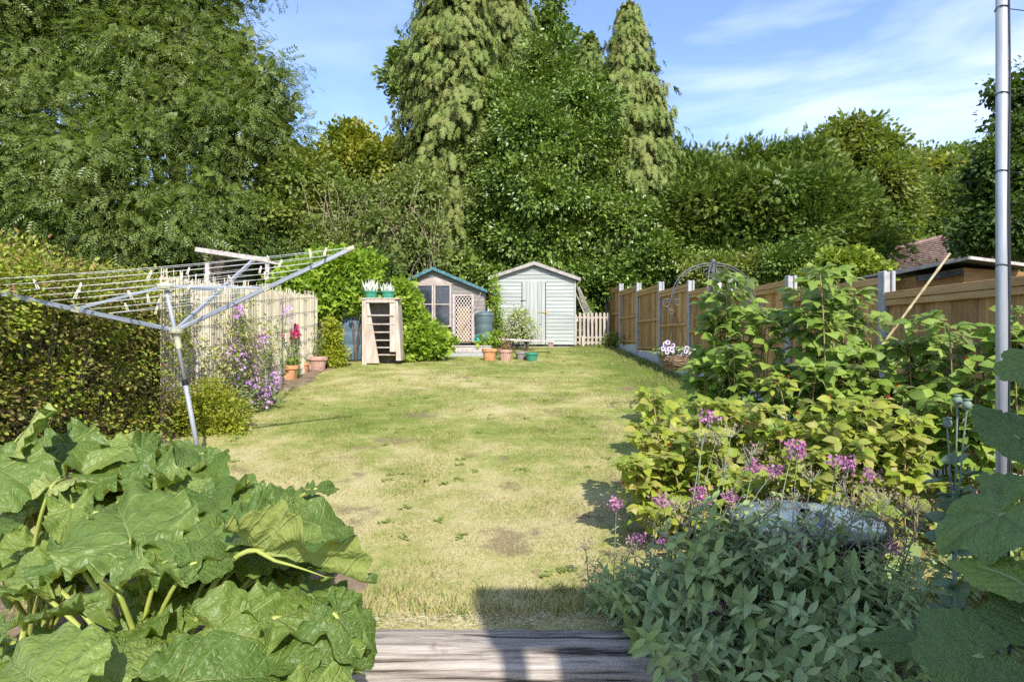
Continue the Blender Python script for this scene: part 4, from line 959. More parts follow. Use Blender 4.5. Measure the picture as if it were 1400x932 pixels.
for k in range(8):
    f = .36+.089*k
    for i in range(3):
        a = hub+(tips[i]-hub)*f+Vector((0, 0, .03)); b = hub+(tips[(i+1) % 3]-hub)*f+Vector((0, 0, .03)); sag = (.012+.02*random.random())*f
        pts = [a.lerp(b, t)-Vector((0, 0, sag*4*t*(1-t))) for t in np.linspace(0, 1, 12)]
        mb = MB(); mb.tube(pts, .0019, 5); mb.build('line', LINE, ra); linep.append(pts)
PEG = rough_mat('peg_wood', [(.42, .33, .22), (.60, .54, .44), (.7, .66, .58)], scale=30)
PEGR = rough_mat('red_brown_peg', [(.28, .13, .07), (.36, .19, .10)], scale=30)
def peg(p, m, lab, grp, ang):
    u = Vector((math.sin(ang)*.6, math.sin(ang*2.3)*.3, 1)).normalized()
    mb = MB(); s1 = u.orthogonal().normalized()
    mb.bar(p-u*.055+s1*.008, p+u*.03+s1*.003, .010, .008); mb.bar(p-u*.055-s1*.008, p+u*.03-s1*.003, .010, .008); mb.tube([p+s1*.010, p-s1*.010], .006, 6)
    tag(mb.build('clothes_peg', m), lab, 'clothes peg', grp)
for (li, t, ang) in ((0, .35, .3), (3, .2, -.4), (3, .62, .5), (6, .75, .2), (9, .3, -.6), (9, .55, .9), (12, .15, .4), (12, .7, -.7), (15, .2, .3), (15, .6, .6), (18, .12, -.5), (18, .42, .5), (21, .88, -.3), (21, .93, .4), (13, .5, -.2), (16, .7, .3), (19, .55, .6), (22, .8, -.6), (5, .5, .2), (14, .4, .1), (20, .3, .4), (8, .55, -.2)):
    pts = linep[li]; q = t*11; i = int(q); p = pts[i].lerp(pts[min(i+1, 11)], q-i)
    peg(p, PEG, 'weathered wooden clothes peg clipped to a line of the rotary airer', 'clothes pegs on the airer', ang)
t0 = hub.lerp(tips[0], .78)
peg(t0+Vector((0, 0, .06)), PEGR, 'dark red brown clothes peg standing on the near left airer arm', 'clothes pegs on the airer', .1)

# ------------------------------------------------------------------ tall steel pole
STEEL = rough_mat('galvanised_steel', [(.34, .35, .37), (.44, .45, .47), (.52, .53, .55)], scale=4, stretch=(3, 3, .5), rough=.42, metallic=.35, bump=.05)
CABLE = plain('dark_cable', (.03, .03, .035), rough=.6)
YPO = 2.85; pxx = at(1370, 0, YPO).x
tp = empty('steel_pole', (pxx, YPO, -.1), 'tall galvanised steel pole with dark cable strapped to it', 'pole')
mb = MB(); mb.tube([(pxx, YPO, -.3), (pxx, YPO, 4.2)], .0245, 24); mb.build('tube', STEEL, tp, smooth=True)
mb = MB(); mb.tube([(pxx+.011+.0035*math.sin(z*5), YPO-.0265, z) for z in np.linspace(-.2, 4.2, 90)], .0030, 6); mb.tube([(pxx+.019+.002*math.sin(z*7+1), YPO-.020, z) for z in np.linspace(-.2, 4.2, 90)], .0034, 6); mb.build('cable', CABLE, tp, smooth=True)
for py in (12, 129, 235, 363, 500):
    mb = MB(); z = at(0, py, YPO).z; mb.tube([(pxx+.0275*math.cos(a), YPO+.0275*math.sin(a), z+.004*math.sin(a*2)) for a in np.linspace(0, 6.3, 18)], .0022, 5); mb.build('wire_tie', IRON, tp)
for py in (12, 129, 235):
    mb = MB(); z = at(0, py, YPO).z; mb.tube([(pxx+.026, YPO, z), (pxx+.3, YPO+.05, z-.003), (pxx+1.4, YPO+.2, z+.004)], .0022, 5); mb.build('support_wire', IRON, tp)

# ------------------------------------------------------------------ wrought iron basket stand
YI = 7.6; si = YI/FPX; ci = at(975, 0, YI); ctop = at(0, 360, YI).z
IRN = rough_mat('worn_dark_iron', [(.06, .06, .075), (.12, .12, .14), (.22, .16, .13)], scale=16, rough=.5, metallic=.4, bump=.2)
ws = empty('iron_basket_stand', (ci.x, YI, g(1, YI)), 'domed wrought iron stand with scrolled arms and hanging leaf ornaments', 'plant stand')
mb = MB(); mb.tube([(ci.x, YI, g(1, YI)-.1), (ci.x, YI, ctop+.02)], .022, 12); mb.lathe([(.022, 0), (.03, .01), (.026, .04), (.015, .05), (.0, .06)], (ci.x, YI, ctop), 12); mb.build('pole', IRN, ws, smooth=True)
def spiral(c, r0, r1, a0, a1, u, n=30): return [c+(u*math.cos(a)+Vector((0, 0, 1))*math.sin(a))*(r0+(r1-r0)*t) for t, a in [(i/(n-1), a0+(a1-a0)*i/(n-1)) for i in range(n)]]
for ang in (R(183), R(3), R(245), R(75)):
    u = Vector((math.cos(ang), math.sin(ang), 0)); c0 = Vector((ci.x, YI, 0)); mb = MB()
    # arm: quarter dome ending in a small outward scroll
    for off, r_ in ((0, .0085), (.028, .006)):
        arc = [c0+u*((.50-off)*math.sin(a)+.02)+Vector((0, 0, ctop-.47+(.47-off)*math.cos(a)**.9 if math.cos(a) > 0 else ctop-.47)) for a in np.linspace(0, math.pi/2, 18)]
        mb.tube(arc, r_, 6)
    e = c0+u*.52+Vector((0, 0, ctop-.47))
    mb.tube(spiral(e+u*.055+Vector((0, 0, -.02)), .062, .015, math.pi, -2.2*math.pi, u), .007, 6)
    mb.tube(spiral(e+u*.00+Vector((0, 0, -.12)), .04, .012, .5*math.pi, -2.4*math.pi+1, u), .006, 6)
    mb.tube(spiral(e-u*.07+Vector((0, 0, -.01)), .05, .014, 0, 2.6*math.pi, u), .006, 6)
    mb.tube(spiral(c0+u*.075+Vector((0, 0, ctop-.12)), .055, .012, .6*math.pi, -1.8*math.pi, u), .0065, 6)
    mb.build('arm', IRN, ws, smooth=True)
ORN = rough_mat('pierced_metal', [(.25, .24, .24), (.45, .43, .42), (.6, .58, .55)], scale=40, rough=.5)
mb = MB(); c = at(982, 393, YI-.12); h_, w_ = .11, .045
pl = [c+Vector((w_*math.sin(math.pi*min(1, t*1.25)**.8)*(1-t)**.25 if t < 1 else 0, 0, h_*(1-2*t))) for t in np.linspace(0, 1, 9)]
pl2 = [Vector((2*c.x-p.x, p.y, p.z)) for p in pl[-2:0:-1]]
mb.prism(pl+pl2, (0, .006, 0)); mb.tube([c+Vector((0, 0, h_)), c+Vector((0, .1, .26))], .002, 4); tag(mb.build('leaf_ornament', ORN), 'pierced metal leaf hanging from the iron stand', 'garden ornament')
mb = MB(); c = at(982, 417, YI-.12)
for sg in (-1, 1):
    mb.prism([c, c+Vector((sg*.03, 0, .055)), c+Vector((sg*.085, 0, .06)), c+Vector((sg*.08, 0, .01)), c+Vector((sg*.065, 0, -.055)), c+Vector((sg*.02, 0, -.045))], (0, .005, 0))
mb.tube([c+Vector((0, 0, .1)), c+Vector((0, 0, -.05))], .006, 5); tag(mb.build('butterfly_ornament', ORN), 'pale metal butterfly hanging under the leaf ornament', 'garden ornament')
# hanging basket
WICK = rough_mat('wicker', [(.14, .09, .05), (.28, .19, .11), (.40, .30, .19)], scale=7, stretch=(1, 1, 9), bump=.9, bdist=.02, rough=.8, island=.35)
cbk = at(923, 486, YI); hb = empty('hanging_basket', (cbk.x, YI, cbk.z-.17), 'wicker hanging basket of purple and white petunias on the iron stand', 'hanging basket')
mb = MB(); rng2 = random.Random(3)
for i in range(15):
    t = i/14; z = cbk.z-.17+.17*t; r_ = .185*math.sqrt(max(.05, 1-(1-t)**2*.82))
    ph = rng2.random()*6; mb.tube([(cbk.x+(r_+.006*math.sin(a*9+i*math.pi))*math.cos(a), YI+(r_+.006*math.sin(a*9+i*math.pi))*math.sin(a), z+.005*math.sin(a*5+ph)) for a in np.linspace(0, 6.283, 40)], .0085, 5)
mb.lathe([(0, -.17), (.08, -.165), (.15, -.1), (.176, -.01)], (cbk.x, YI, cbk.z), 20); mb.build('basket', WICK, hb)
hk = Vector((ci.x-.47, YI, ctop-.60)); mb = MB()
for a in (0, 2.1, 4.2): mb.tube([(cbk.x+.18*math.cos(a), YI+.18*math.sin(a), cbk.z), hk], .0025, 4)
mb.build('chain', IRON, hb)
n = 170; P = np.array(cbk)+np.c_[rng.normal(0, .10, n), rng.normal(-.02, .09, n), rng.uniform(-.01, .1, n)]
scatter('leaves', t_leaf2(.5), P, rng.normal(0, 1, (n, 3))*[1, 1, .4]+[0, -.2, .3], rng.normal(0, .4, (n, 3))+[0, -.3, 1], rng.uniform(.03, .07, n), SPRIG, hb)
def disc(k=8): 
    v = [(0, 0, 0)]+[((1+.12*(i % 2))*math.cos(2*math.pi*i/k), (1+.12*(i % 2))*math.sin(2*math.pi*i/k), .28) for i in range(k)]
    return T(v, [(0, i, i+1, (i+1) % k+1) for i in range(1, k, 2)])
PETW = leaf_mat('petunia_white', [(.62, .50, .66), (.70, .62, .74)], transl=.2, tcol=(1, 1, 1)); PETP = leaf_mat('petunia_purple', [(.10, .02, .14), (.16, .04, .2)], transl=.1, tcol=(1, 1, 1))
n = 26; P = np.array(cbk)+np.c_[np.concatenate((rng.normal(-.11, .05, 13), rng.uniform(-.02, .22, 13))), rng.uniform(-.17, -.05, n), np.concatenate((rng.uniform(.02, .17, 13), rng.uniform(.0, .13, 13)))]
Fd = np.c_[rng.normal(0, .35, n), -np.ones(n), rng.normal(.25, .3, n)]; Up = np.tile([.1, 0, 1.], (n, 1))
for i in range(n):
    fl = scatter('flower', disc(), P[i:i+1], Up[i:i+1], Fd[i:i+1], rng.uniform(.024, .032), PETW, hb); scatter('flower_eye', disc(), P[i:i+1]+unit(Fd[i:i+1])*.004, Up[i:i+1], Fd[i:i+1], .012, PETP, fl)
# ------------------------------------------------------------------ hedge and undergrowth on the left
M_hedge = leaf_mat('hedge_leaves', [(.15, .22, .02), (.26, .33, .03), (.38, .40, .05), (.24, .10, .05), (.18, .26, .03), (.24, .30, .03), (.14, .22, .03)], patch=(.17, .13, .05), patch_scale=2.2, transl=.3)
M_honey = leaf_mat('honeysuckle_leaves', [(.17, .23, .03), (.28, .33, .05), (.46, .44, .16), (.20, .11, .05)], transl=.3)
M_gold = leaf_mat('golden_shrub_leaves', [(.16, .22, .02), (.28, .32, .03), (.42, .38, .05)], transl=.35)
def bush(name, label, W, tm, size, n, mat, clump, per=22, inner=600, cat='bush', twigs=30, group=None, stem_r=.012, **kw):
    """W: world lobes (centre, radii)"""
    L = [(np.array(c, float), np.array(r, float)) for c, r in W]
    cx = sum(c[0] for c, r in L)/len(L); cy = sum(c[1] for c, r in L)/len(L)
    root = empty(name, (cx, cy, g(cx, cy)), label, cat, group)
    kw.setdefault('back', 2.0)
    P, D, Nn = crown_arrays(L, n, clump, per, **kw); V, F = scatter_arrays(tm, P, D, Nn, size*rng.uniform(.6, 1.35, len(P)))
    P2, D2, N2 = inner_arrays(L, inner); V2, F2 = scatter_arrays(t_rhomb(.7), P2, D2, N2, size*1.8*rng.uniform(.7, 1.3, len(P2)))
    np_mesh('leaves', V, F, mat, root); np_mesh('inner_leaves', V2, F2, mat, root)
    mb = MB()
    for c, r in L:
        c = Vector(c); b = Vector((c.x+random.gauss(0, .1), c.y+random.gauss(0, .1), g(c.x, c.y)-.03))
        for i in range(twigs):
            d = sphere_dirs(1)[0]; e = c+Vector((d[0]*r[0], d[1]*r[1], d[2]*r[2]))*random.uniform(.8, 1.15); mb.tube(bez(b, (b+e)/2+Vector((random.gauss(0, .1), random.gauss(0, .1), .15)), e, 5), [stem_r, stem_r*.8, stem_r*.6, stem_r*.4, stem_r*.25], 4)
    mb.build('stems', bark, root)
    return root
W = []
for y in np.arange(4.3, 7.9, .42):
    for q in (.35, .95, 1.5): W.append(((-4.42+random.uniform(-.06, .06), y, g(-4, y)+q+random.uniform(-.1, .1)), (.36*random.uniform(.8, 1.25), .34, .36)))
    W.append(((-4.5+random.uniform(-.1, .1), y+random.uniform(-.1, .1), g(-4, y)+1.86+random.uniform(-.08, .1)-.06*(y-4.3)), (.36*random.uniform(.7, 1.2), .34, .26*random.uniform(.6, 1.4))))
bush('garden_hedge', 'tall mixed hedge of yellow green and maroon leaves on the left', W, RH, .040, 90000, M_hedge, .10, per=14, inner=7000, twigs=40, cat='hedge', lump=.55, shell=(.6, 1.2), stem_r=.008)
bush('honeysuckle', 'pale flowering honeysuckle sprawling over the top of the left hedge', [((-5.0, 5.6, 2.12), (.6, .45, .26)), ((-5.6, 6.4, 2.35), (.6, .4, .26)), ((-4.9, 6.6, 2.15), (.5, .5, .24)), ((-6.3, 6.2, 2.3), (.7, .4, .28))], RH, .045, 11000, M_honey, .12, per=14, twigs=20, stem_r=.006, lump=.3)
L = lobes_w([(x, 392+random.uniform(-8, 8), 44, 42, random.uniform(-1, 1)) for x in range(-80, 520, 42)], 18); P, D, Nn = crown_arrays(L, 26000, .3, 20); P2, D2, N2 = inner_arrays(L, 3000)
V, F = scatter_arrays(RH, P, D, Nn, .11*rng.uniform(.6, 1.4, len(P))); V2, F2 = scatter_arrays(t_rhomb(.8), P2, D2, N2, .4)
tag(np_mesh('undergrowth', np.vstack((V, V2)), np.vstack((F, F2[:, :4]+len(V))), M_dark), 'dark undergrowth beneath the trees behind the reed screen', 'undergrowth', kind='stuff')
L = lobes_w([(x, 405+random.uniform(-8, 8), 44, 42, random.uniform(-1, 1)) for x in range(820, 1460, 42)], 22); P, D, Nn = crown_arrays(L, 20000, .3, 20); P2, D2, N2 = inner_arrays(L, 3000)
V, F = scatter_arrays(RH, P, D, Nn, .13*rng.uniform(.6, 1.4, len(P))); V2, F2 = scatter_arrays(t_rhomb(.8), P2, D2, N2, .4)
tag(np_mesh('thicket', np.vstack((V, V2)), np.vstack((F, F2+len(V))), M_dark), 'dark thicket low behind the right fence', 'thicket', kind='stuff')

def lw(lobes, Y, dmul=.8): return [(c, r) for c, r in lobes_w(lobes, Y, dmul)]
bush('golden_shrub', 'low golden green shrub behind the airer pole with orange tips', lw([(285, 545, 28, 26), (312, 560, 26, 24, -.1), (262, 570, 26, 30, -.3), (300, 585, 34, 18, -.3), (240, 585, 20, 20, -.4)], 7.9), RH, .032, 9000, M_gold, .06, per=12, twigs=10, stem_r=.004)
bush('box_shrub', 'narrow yellow green shrub between the water butt and pinkish pot', lw([(454, 452, 10, 16), (455, 478, 12, 18), (449, 492, 12, 12, -.2), (462, 488, 9, 12)], 13.9), RH, .055, 4200, M_gold, .09, per=12, twigs=12, stem_r=.006)
bush('grape_vine', 'bright lime green vine heaped over the reed screen end', lw([(420, 382, 34, 20), (455, 370, 36, 24), (490, 372, 24, 24), (440, 400, 40, 22), (478, 402, 28, 20), (452, 420, 14, 14), (400, 395, 22, 14)], 14.9, .6), FAN, .125, 8500, M_vine, .16, per=12, twigs=10, cat='vine', group='lime green grape vines', outw=.4, nup=.5, lump=.25)
bush('grape_vine', 'lime green vine mound in front of the summerhouse window', lw([(549, 402, 9, 16), (554, 425, 14, 18), (563, 445, 18, 18), (578, 460, 18, 16, -.2), (562, 476, 26, 14, -.4), (592, 470, 16, 14, -.4), (545, 475, 12, 14, -.4)], 15.4, .7), FAN, .115, 8500, M_vine, .14, per=12, twigs=10, cat='vine', group='lime green grape vines', outw=.4, nup=.5, lump=.25)
bush('climbing_ivy', 'thin green climber up the left corner of the mint shed', lw([(677, 395, 4, 18), (678, 425, 6, 20), (680, 448, 10, 14), (686, 458, 10, 8)], 17.9), RH, .06, 2600, M_vine, .07, per=10, twigs=6, inner=60, cat='climber')
bush('sweet_pea', 'pale leafy flowering plant in front of the mint shed boards', lw([(700, 450, 10, 16), (712, 440, 11, 18), (722, 452, 12, 14), (706, 430, 6, 12)], 17.3), RH, .06, 2600, leaf_mat('pale_leaves', [(.22, .28, .10), (.36, .40, .20), (.5, .5, .3)]), .08, per=10, twigs=14, inner=60, cat='plant')
bush('broadleaf_plant', 'small big leaved plant on the deck beside the orange pot', lw([(668, 464, 9, 5), (660, 466, 6, 4), (676, 462, 8, 5)], 16.1), t_leaf2(.55), .14, 160, M_vine, .05, per=8, twigs=4, inner=6, cat='plant')
bush('weeds', 'low weeds at the foot of the far fence panels', lw([(843, 463, 12, 5), (860, 466, 10, 4, -.8), (835, 470, 10, 4)], 18.2), RH, .07, 900, M_mix, .08, per=8, twigs=4, inner=20, cat='plant')

# ------------------------------------------------------------------ flowers by the reed screen
M_fleaf = leaf_mat('grey_flower_leaves', [(.12, .17, .06), (.20, .26, .11), (.28, .33, .18)], transl=.25)
def flower_plant(name, label, bases, heads, Y, petal, hr, leafm, nleaf=26, leaf=.07, cat='flowering plant', group=None, npet=26, psz=.028, body='petals'):
    bx_ = Vector(bases[0]); root = empty(name, (bx_.x, bx_.y, g(bx_.x, bx_.y)), label, cat, group)
    mb = MB(); LP, LD = [], []; PP = []; 
    for i, (px, py) in enumerate(heads):
        h = at(px, py, Y+random.uniform(-.5, .5)); b = min((Vector(q) for q in bases), key=lambda q: (q-h).length+random.uniform(0, .5)); b = Vector((b.x+random.gauss(0, .12), b.y+random.gauss(0, .12), g(b.x, b.y)))
        pts = bez(b, Vector((b.x*.6+h.x*.4, b.y*.6+h.y*.4, b.z*.3+h.z*.7)), h, 10); mb.tube(pts, [.005]*10, 4)
        for k in range(nleaf):
            t = random.uniform(.1, .93)*9; q = pts[int(t)].lerp(pts[min(9, int(t)+1)], t-int(t)); LP.append(q); a = random.uniform(0, 6.28); LD.append((math.cos(a), math.sin(a), random.uniform(-.2, .7)))
        Q = np.array(h)+rng.normal(0, 1, (npet, 3))*np.array([hr, hr, hr*1.5])*.6; m = len(Q)
        scatter('flower_head', disc(6), Q, rng.normal(0, .5, (m, 3))+[0, 0, 1], rng.normal(0, .7, (m, 3))+[0, -1, .3], psz*.5*rng.uniform(.7, 1.3, m), petal, root)
    LP = np.array([tuple(q) for q in LP]); scatter('leaves', t_leaf2(.3), LP, LD, rng.normal(0, .4, (len(LP), 3))+[0, -.2, 1], leaf*rng.uniform(.6, 1.4, len(LP)), leafm, root)
    mb.build('stems', leafm, root)
    return root
M_lil = leaf_mat('lilac_petals', [(.42, .16, .50), (.56, .28, .62), (.72, .52, .76)], transl=.25, tcol=(1, 1, 1))
M_crim = leaf_mat('crimson_petals', [(.36, .01, .08), (.50, .04, .14), (.62, .16, .26)], transl=.2, tcol=(1, 1, 1))
def zf(z): return (250+z[0]/5.178, 400+z[1]/5.178)
heads = [zf(z) for z in [(270, 420), (345, 370), (340, 420), (420, 365), (435, 450), (215, 520), (230, 500), (330, 590), (490, 540), (460, 640), (525, 670), (595, 655), (655, 600), (655, 645), (500, 770), (515, 800), (590, 740), (600, 765), (135, 510), (405, 120), (395, 150), (740, 140), (570, 310), (540, 355), (460, 795), (380, 605), (375, 350), (260, 470)]]
flower_plant('sweet_rocket', 'sprawling lilac flowered plant in the border under the reed screen', [(-3.95, 8.9, 0), (-3.8, 9.4, 0), (-3.9, 9.9, 0), (-3.75, 8.6, 0)], heads, 9.2, M_lil, .075, M_fleaf, nleaf=46, leaf=.075, npet=34)
heads = [zf(z) for z in [(600, 262), (600, 285), (690, 260), (705, 285), (700, 315), (800, 255), (815, 280), (790, 300), (775, 305)]]
flower_plant('hollyhock', 'tall crimson flowered plant rising from the orange pots', [(-4.25, 11.7, 0), (-4.2, 12.3, 0)], heads, 12.0, M_crim, .05, SPRIG, nleaf=26, leaf=.10, npet=22, psz=.05)
heads = [zf(z) for z in [(615, 375), (600, 200), (650, 180), (560, 230), (640, 320)]]
flower_plant('white_foxglove', 'thin plant with a few white blooms behind the lilac flowers', [(-4.1, 10.6, 0)], heads, 10.8, leaf_mat('white_petals', [(.7, .7, .6), (.8, .8, .72)], transl=.2, tcol=(1, 1, 1)), .03, SPRIG, nleaf=24, leaf=.07, npet=8, psz=.06)
# climbing strands on the reeds
bush('bindweed', 'thin brown green climbing strands across the near reed screen', [((-4.02, y, g(-4, y)+z), (.08, .25, .35)) for y, z in ((8.3, .6), (8.8, 1.0), (9.4, .7), (9.3, 1.3), (10.2, .9))], RH, .045, 1500, M_honey, .1, per=8, inner=10, twigs=14, stem_r=.004, cat='climber')
mb = MB(); mb.bar(at(345, 497, 10.0), at(373, 466, 10.4), .014, .012); mb.bar(at(350, 480, 10.0), at(366, 512, 9.9), .014, .012)
tag(mb.build('crossed_canes', PALE), 'pair of pale crossed canes among the lilac flowers', 'cane')

# ------------------------------------------------------------------ big crinkled leaves
def vein_leaf_mat(name, top, top2, vein, under, angles, transl=.22, speck=False, rough=.42, spec=.45, sec=5.0):
    m, nt, new, ln, o = newmat(name)
    def M_(op, a, b=0.0, c=0.0, cl=False):
        q = new('ShaderNodeMath'); q.operation = op; q.use_clamp = cl
        for i, v in enumerate((a, b, c)):
            if isinstance(v, (int, float)): q.inputs[i].default_value = v
            else: ln(v, q.inputs[i])
        return q.outputs[0]
    uv = new('ShaderNodeUVMap'); sp = new('ShaderNodeSeparateXYZ'); ln(uv.outputs[0], sp.inputs[0])
    nzw = new('ShaderNodeTexNoise'); nzw.inputs['Scale'].default_value = 3; nzw.inputs['Detail'].default_value = 3; ln(uv.outputs[0], nzw.inputs['Vector'])
    wob = M_('MULTIPLY', M_('SUBTRACT', nzw.outputs[0], .5), .16)
    x = M_('ABSOLUTE', M_('ADD', sp.outputs[0], M_('MULTIPLY', wob, .25))); y = sp.outputs[1]
    rho = M_('SQRT', M_('ADD', M_('MULTIPLY', x, x), M_('MULTIPLY', y, y)))
    a = M_('ADD', M_('ARCTAN2', x, y), M_('MULTIPLY', wob, .5))
    d = None
    for ang in angles:
        q = M_('MULTIPLY', M_('ABSOLUTE', M_('SUBTRACT', a, ang)), rho); d = q if d is None else M_('MINIMUM', d, q)
    wd = M_('SUBTRACT', .020, M_('MULTIPLY', rho, .013))
    main = M_('SUBTRACT', 1.0, M_('DIVIDE', d, M_('MAXIMUM', wd, .004)), cl=True)
    s = M_('ADD', M_('MULTIPLY', M_('SUBTRACT', y, M_('MULTIPLY', x, .75)), sec), M_('MULTIPLY', wob, 1.6))
    fr = M_('ABSOLUTE', M_('SUBTRACT', M_('FRACT', s), .5)); sec_ = M_('MULTIPLY', M_('SUBTRACT', 1.0, M_('MULTIPLY', fr, 14), cl=True), .75)
    vo = new('ShaderNodeTexVoronoi'); vo.feature = 'DISTANCE_TO_EDGE'; vo.inputs['Scale'].default_value = 13; ln(uv.outputs[0], vo.inputs['Vector'])
    fine = M_('MULTIPLY', M_('SUBTRACT', 1.0, M_('MULTIPLY', vo.outputs[0], 11), cl=True), .10)
    vm = M_('MAXIMUM', M_('MAXIMUM', main, sec_), fine)
    geo = new('ShaderNodeNewGeometry'); oi = new('ShaderNodeObjectInfo')
    nz = new('ShaderNodeTexNoise'); nz.inputs['Scale'].default_value = 4; nz.inputs['Detail'].default_value = 5; ln(uv.outputs[0], nz.inputs['Vector'])
    f = M_('ADD', M_('MULTIPLY', nz.outputs[0], 1.0), M_('SUBTRACT', M_('MULTIPLY', oi.outputs['Random'], 1.3), .75), cl=True)
    c = new('ShaderNodeMixRGB'); c.inputs[1].default_value = (*top, 1); c.inputs[2].default_value = (*top2, 1); ln(f, c.inputs[0]); col = c.outputs[0]
    c = new('ShaderNodeMixRGB'); c.inputs[2].default_value = (*under, 1); ln(geo.outputs['Backfacing'], c.inputs[0]); ln(col, c.inputs[1]); col = c.outputs[0]
    c = new('ShaderNodeMixRGB'); c.inputs[2].default_value = (*vein, 1); ln(M_('MULTIPLY', vm, .62), c.inputs[0]); ln(col, c.inputs[1]); col = c.outputs[0]
    if speck:
        v2 = new('ShaderNodeTexVoronoi'); v2.inputs['Scale'].default_value = 22; ln(uv.outputs[0], v2.inputs['Vector'])
        sk = M_('LESS_THAN', v2.outputs['Distance'], .13); c = new('ShaderNodeMixRGB'); c.inputs[2].default_value = (.55, .6, .5, 1); ln(M_('MULTIPLY', sk, .55), c.inputs[0]); ln(col, c.inputs[1]); col = c.outputs[0]
    p = new('ShaderNodeBsdfPrincipled'); p.inputs['Roughness'].default_value = rough; p.inputs['Specular IOR Level'].default_value = spec; ln(col, p.inputs['Base Color'])
    b = new('ShaderNodeBump'); b.inputs['Strength'].default_value = .8; b.inputs['Distance'].default_value = .008
    nb_z = new('ShaderNodeTexNoise'); nb_z.inputs['Scale'].default_value = 11; nb_z.inputs['Detail'].default_value = 3; ln(uv.outputs[0], nb_z.inputs['Vector'])
    hgt = M_('SUBTRACT', M_('ADD', M_('MULTIPLY', nb_z.outputs[0], 1.6), M_('MULTIPLY', M_('MINIMUM', vo.outputs[0], .2), 1.4)), M_('MULTIPLY', M_('MAXIMUM', main, sec_), .7)); ln(hgt, b.inputs['Height']); ln(b.outputs[0], p.inputs['Normal'])
    tr = new('ShaderNodeBsdfTranslucent'); tm_ = new('ShaderNodeMixRGB'); tm_.blend_type = 'MULTIPLY'; tm_.inputs[0].default_value = 1; tm_.inputs[2].default_value = (1.7, 1.7, .5, 1); ln(col, tm_.inputs[1]); ln(tm_.outputs[0], tr.inputs[0])
    ms = new('ShaderNodeMixShader'); ms.inputs[0].default_value = transl; ln(p.outputs[0], ms.inputs[1]); ln(tr.outputs[0], ms.inputs[2]); ln(ms.outputs[0], o.inputs[0])
    return m
OUT = {'rhubarb': ([0, 12, 28, 48, 72, 98, 125, 150, 168, 180], [1.0, .97, .88, .77, .66, .58, .52, .46, .30, .06]),
       'squash': ([0, 20, 38, 52, 70, 90, 108, 128, 148, 165, 180], [1.0, .93, .80, .93, .96, .80, .90, .88, .72, .55, .08])}
ANG = {'rhubarb': (0, 1.25), 'squash': (0, .9, 1.85)}
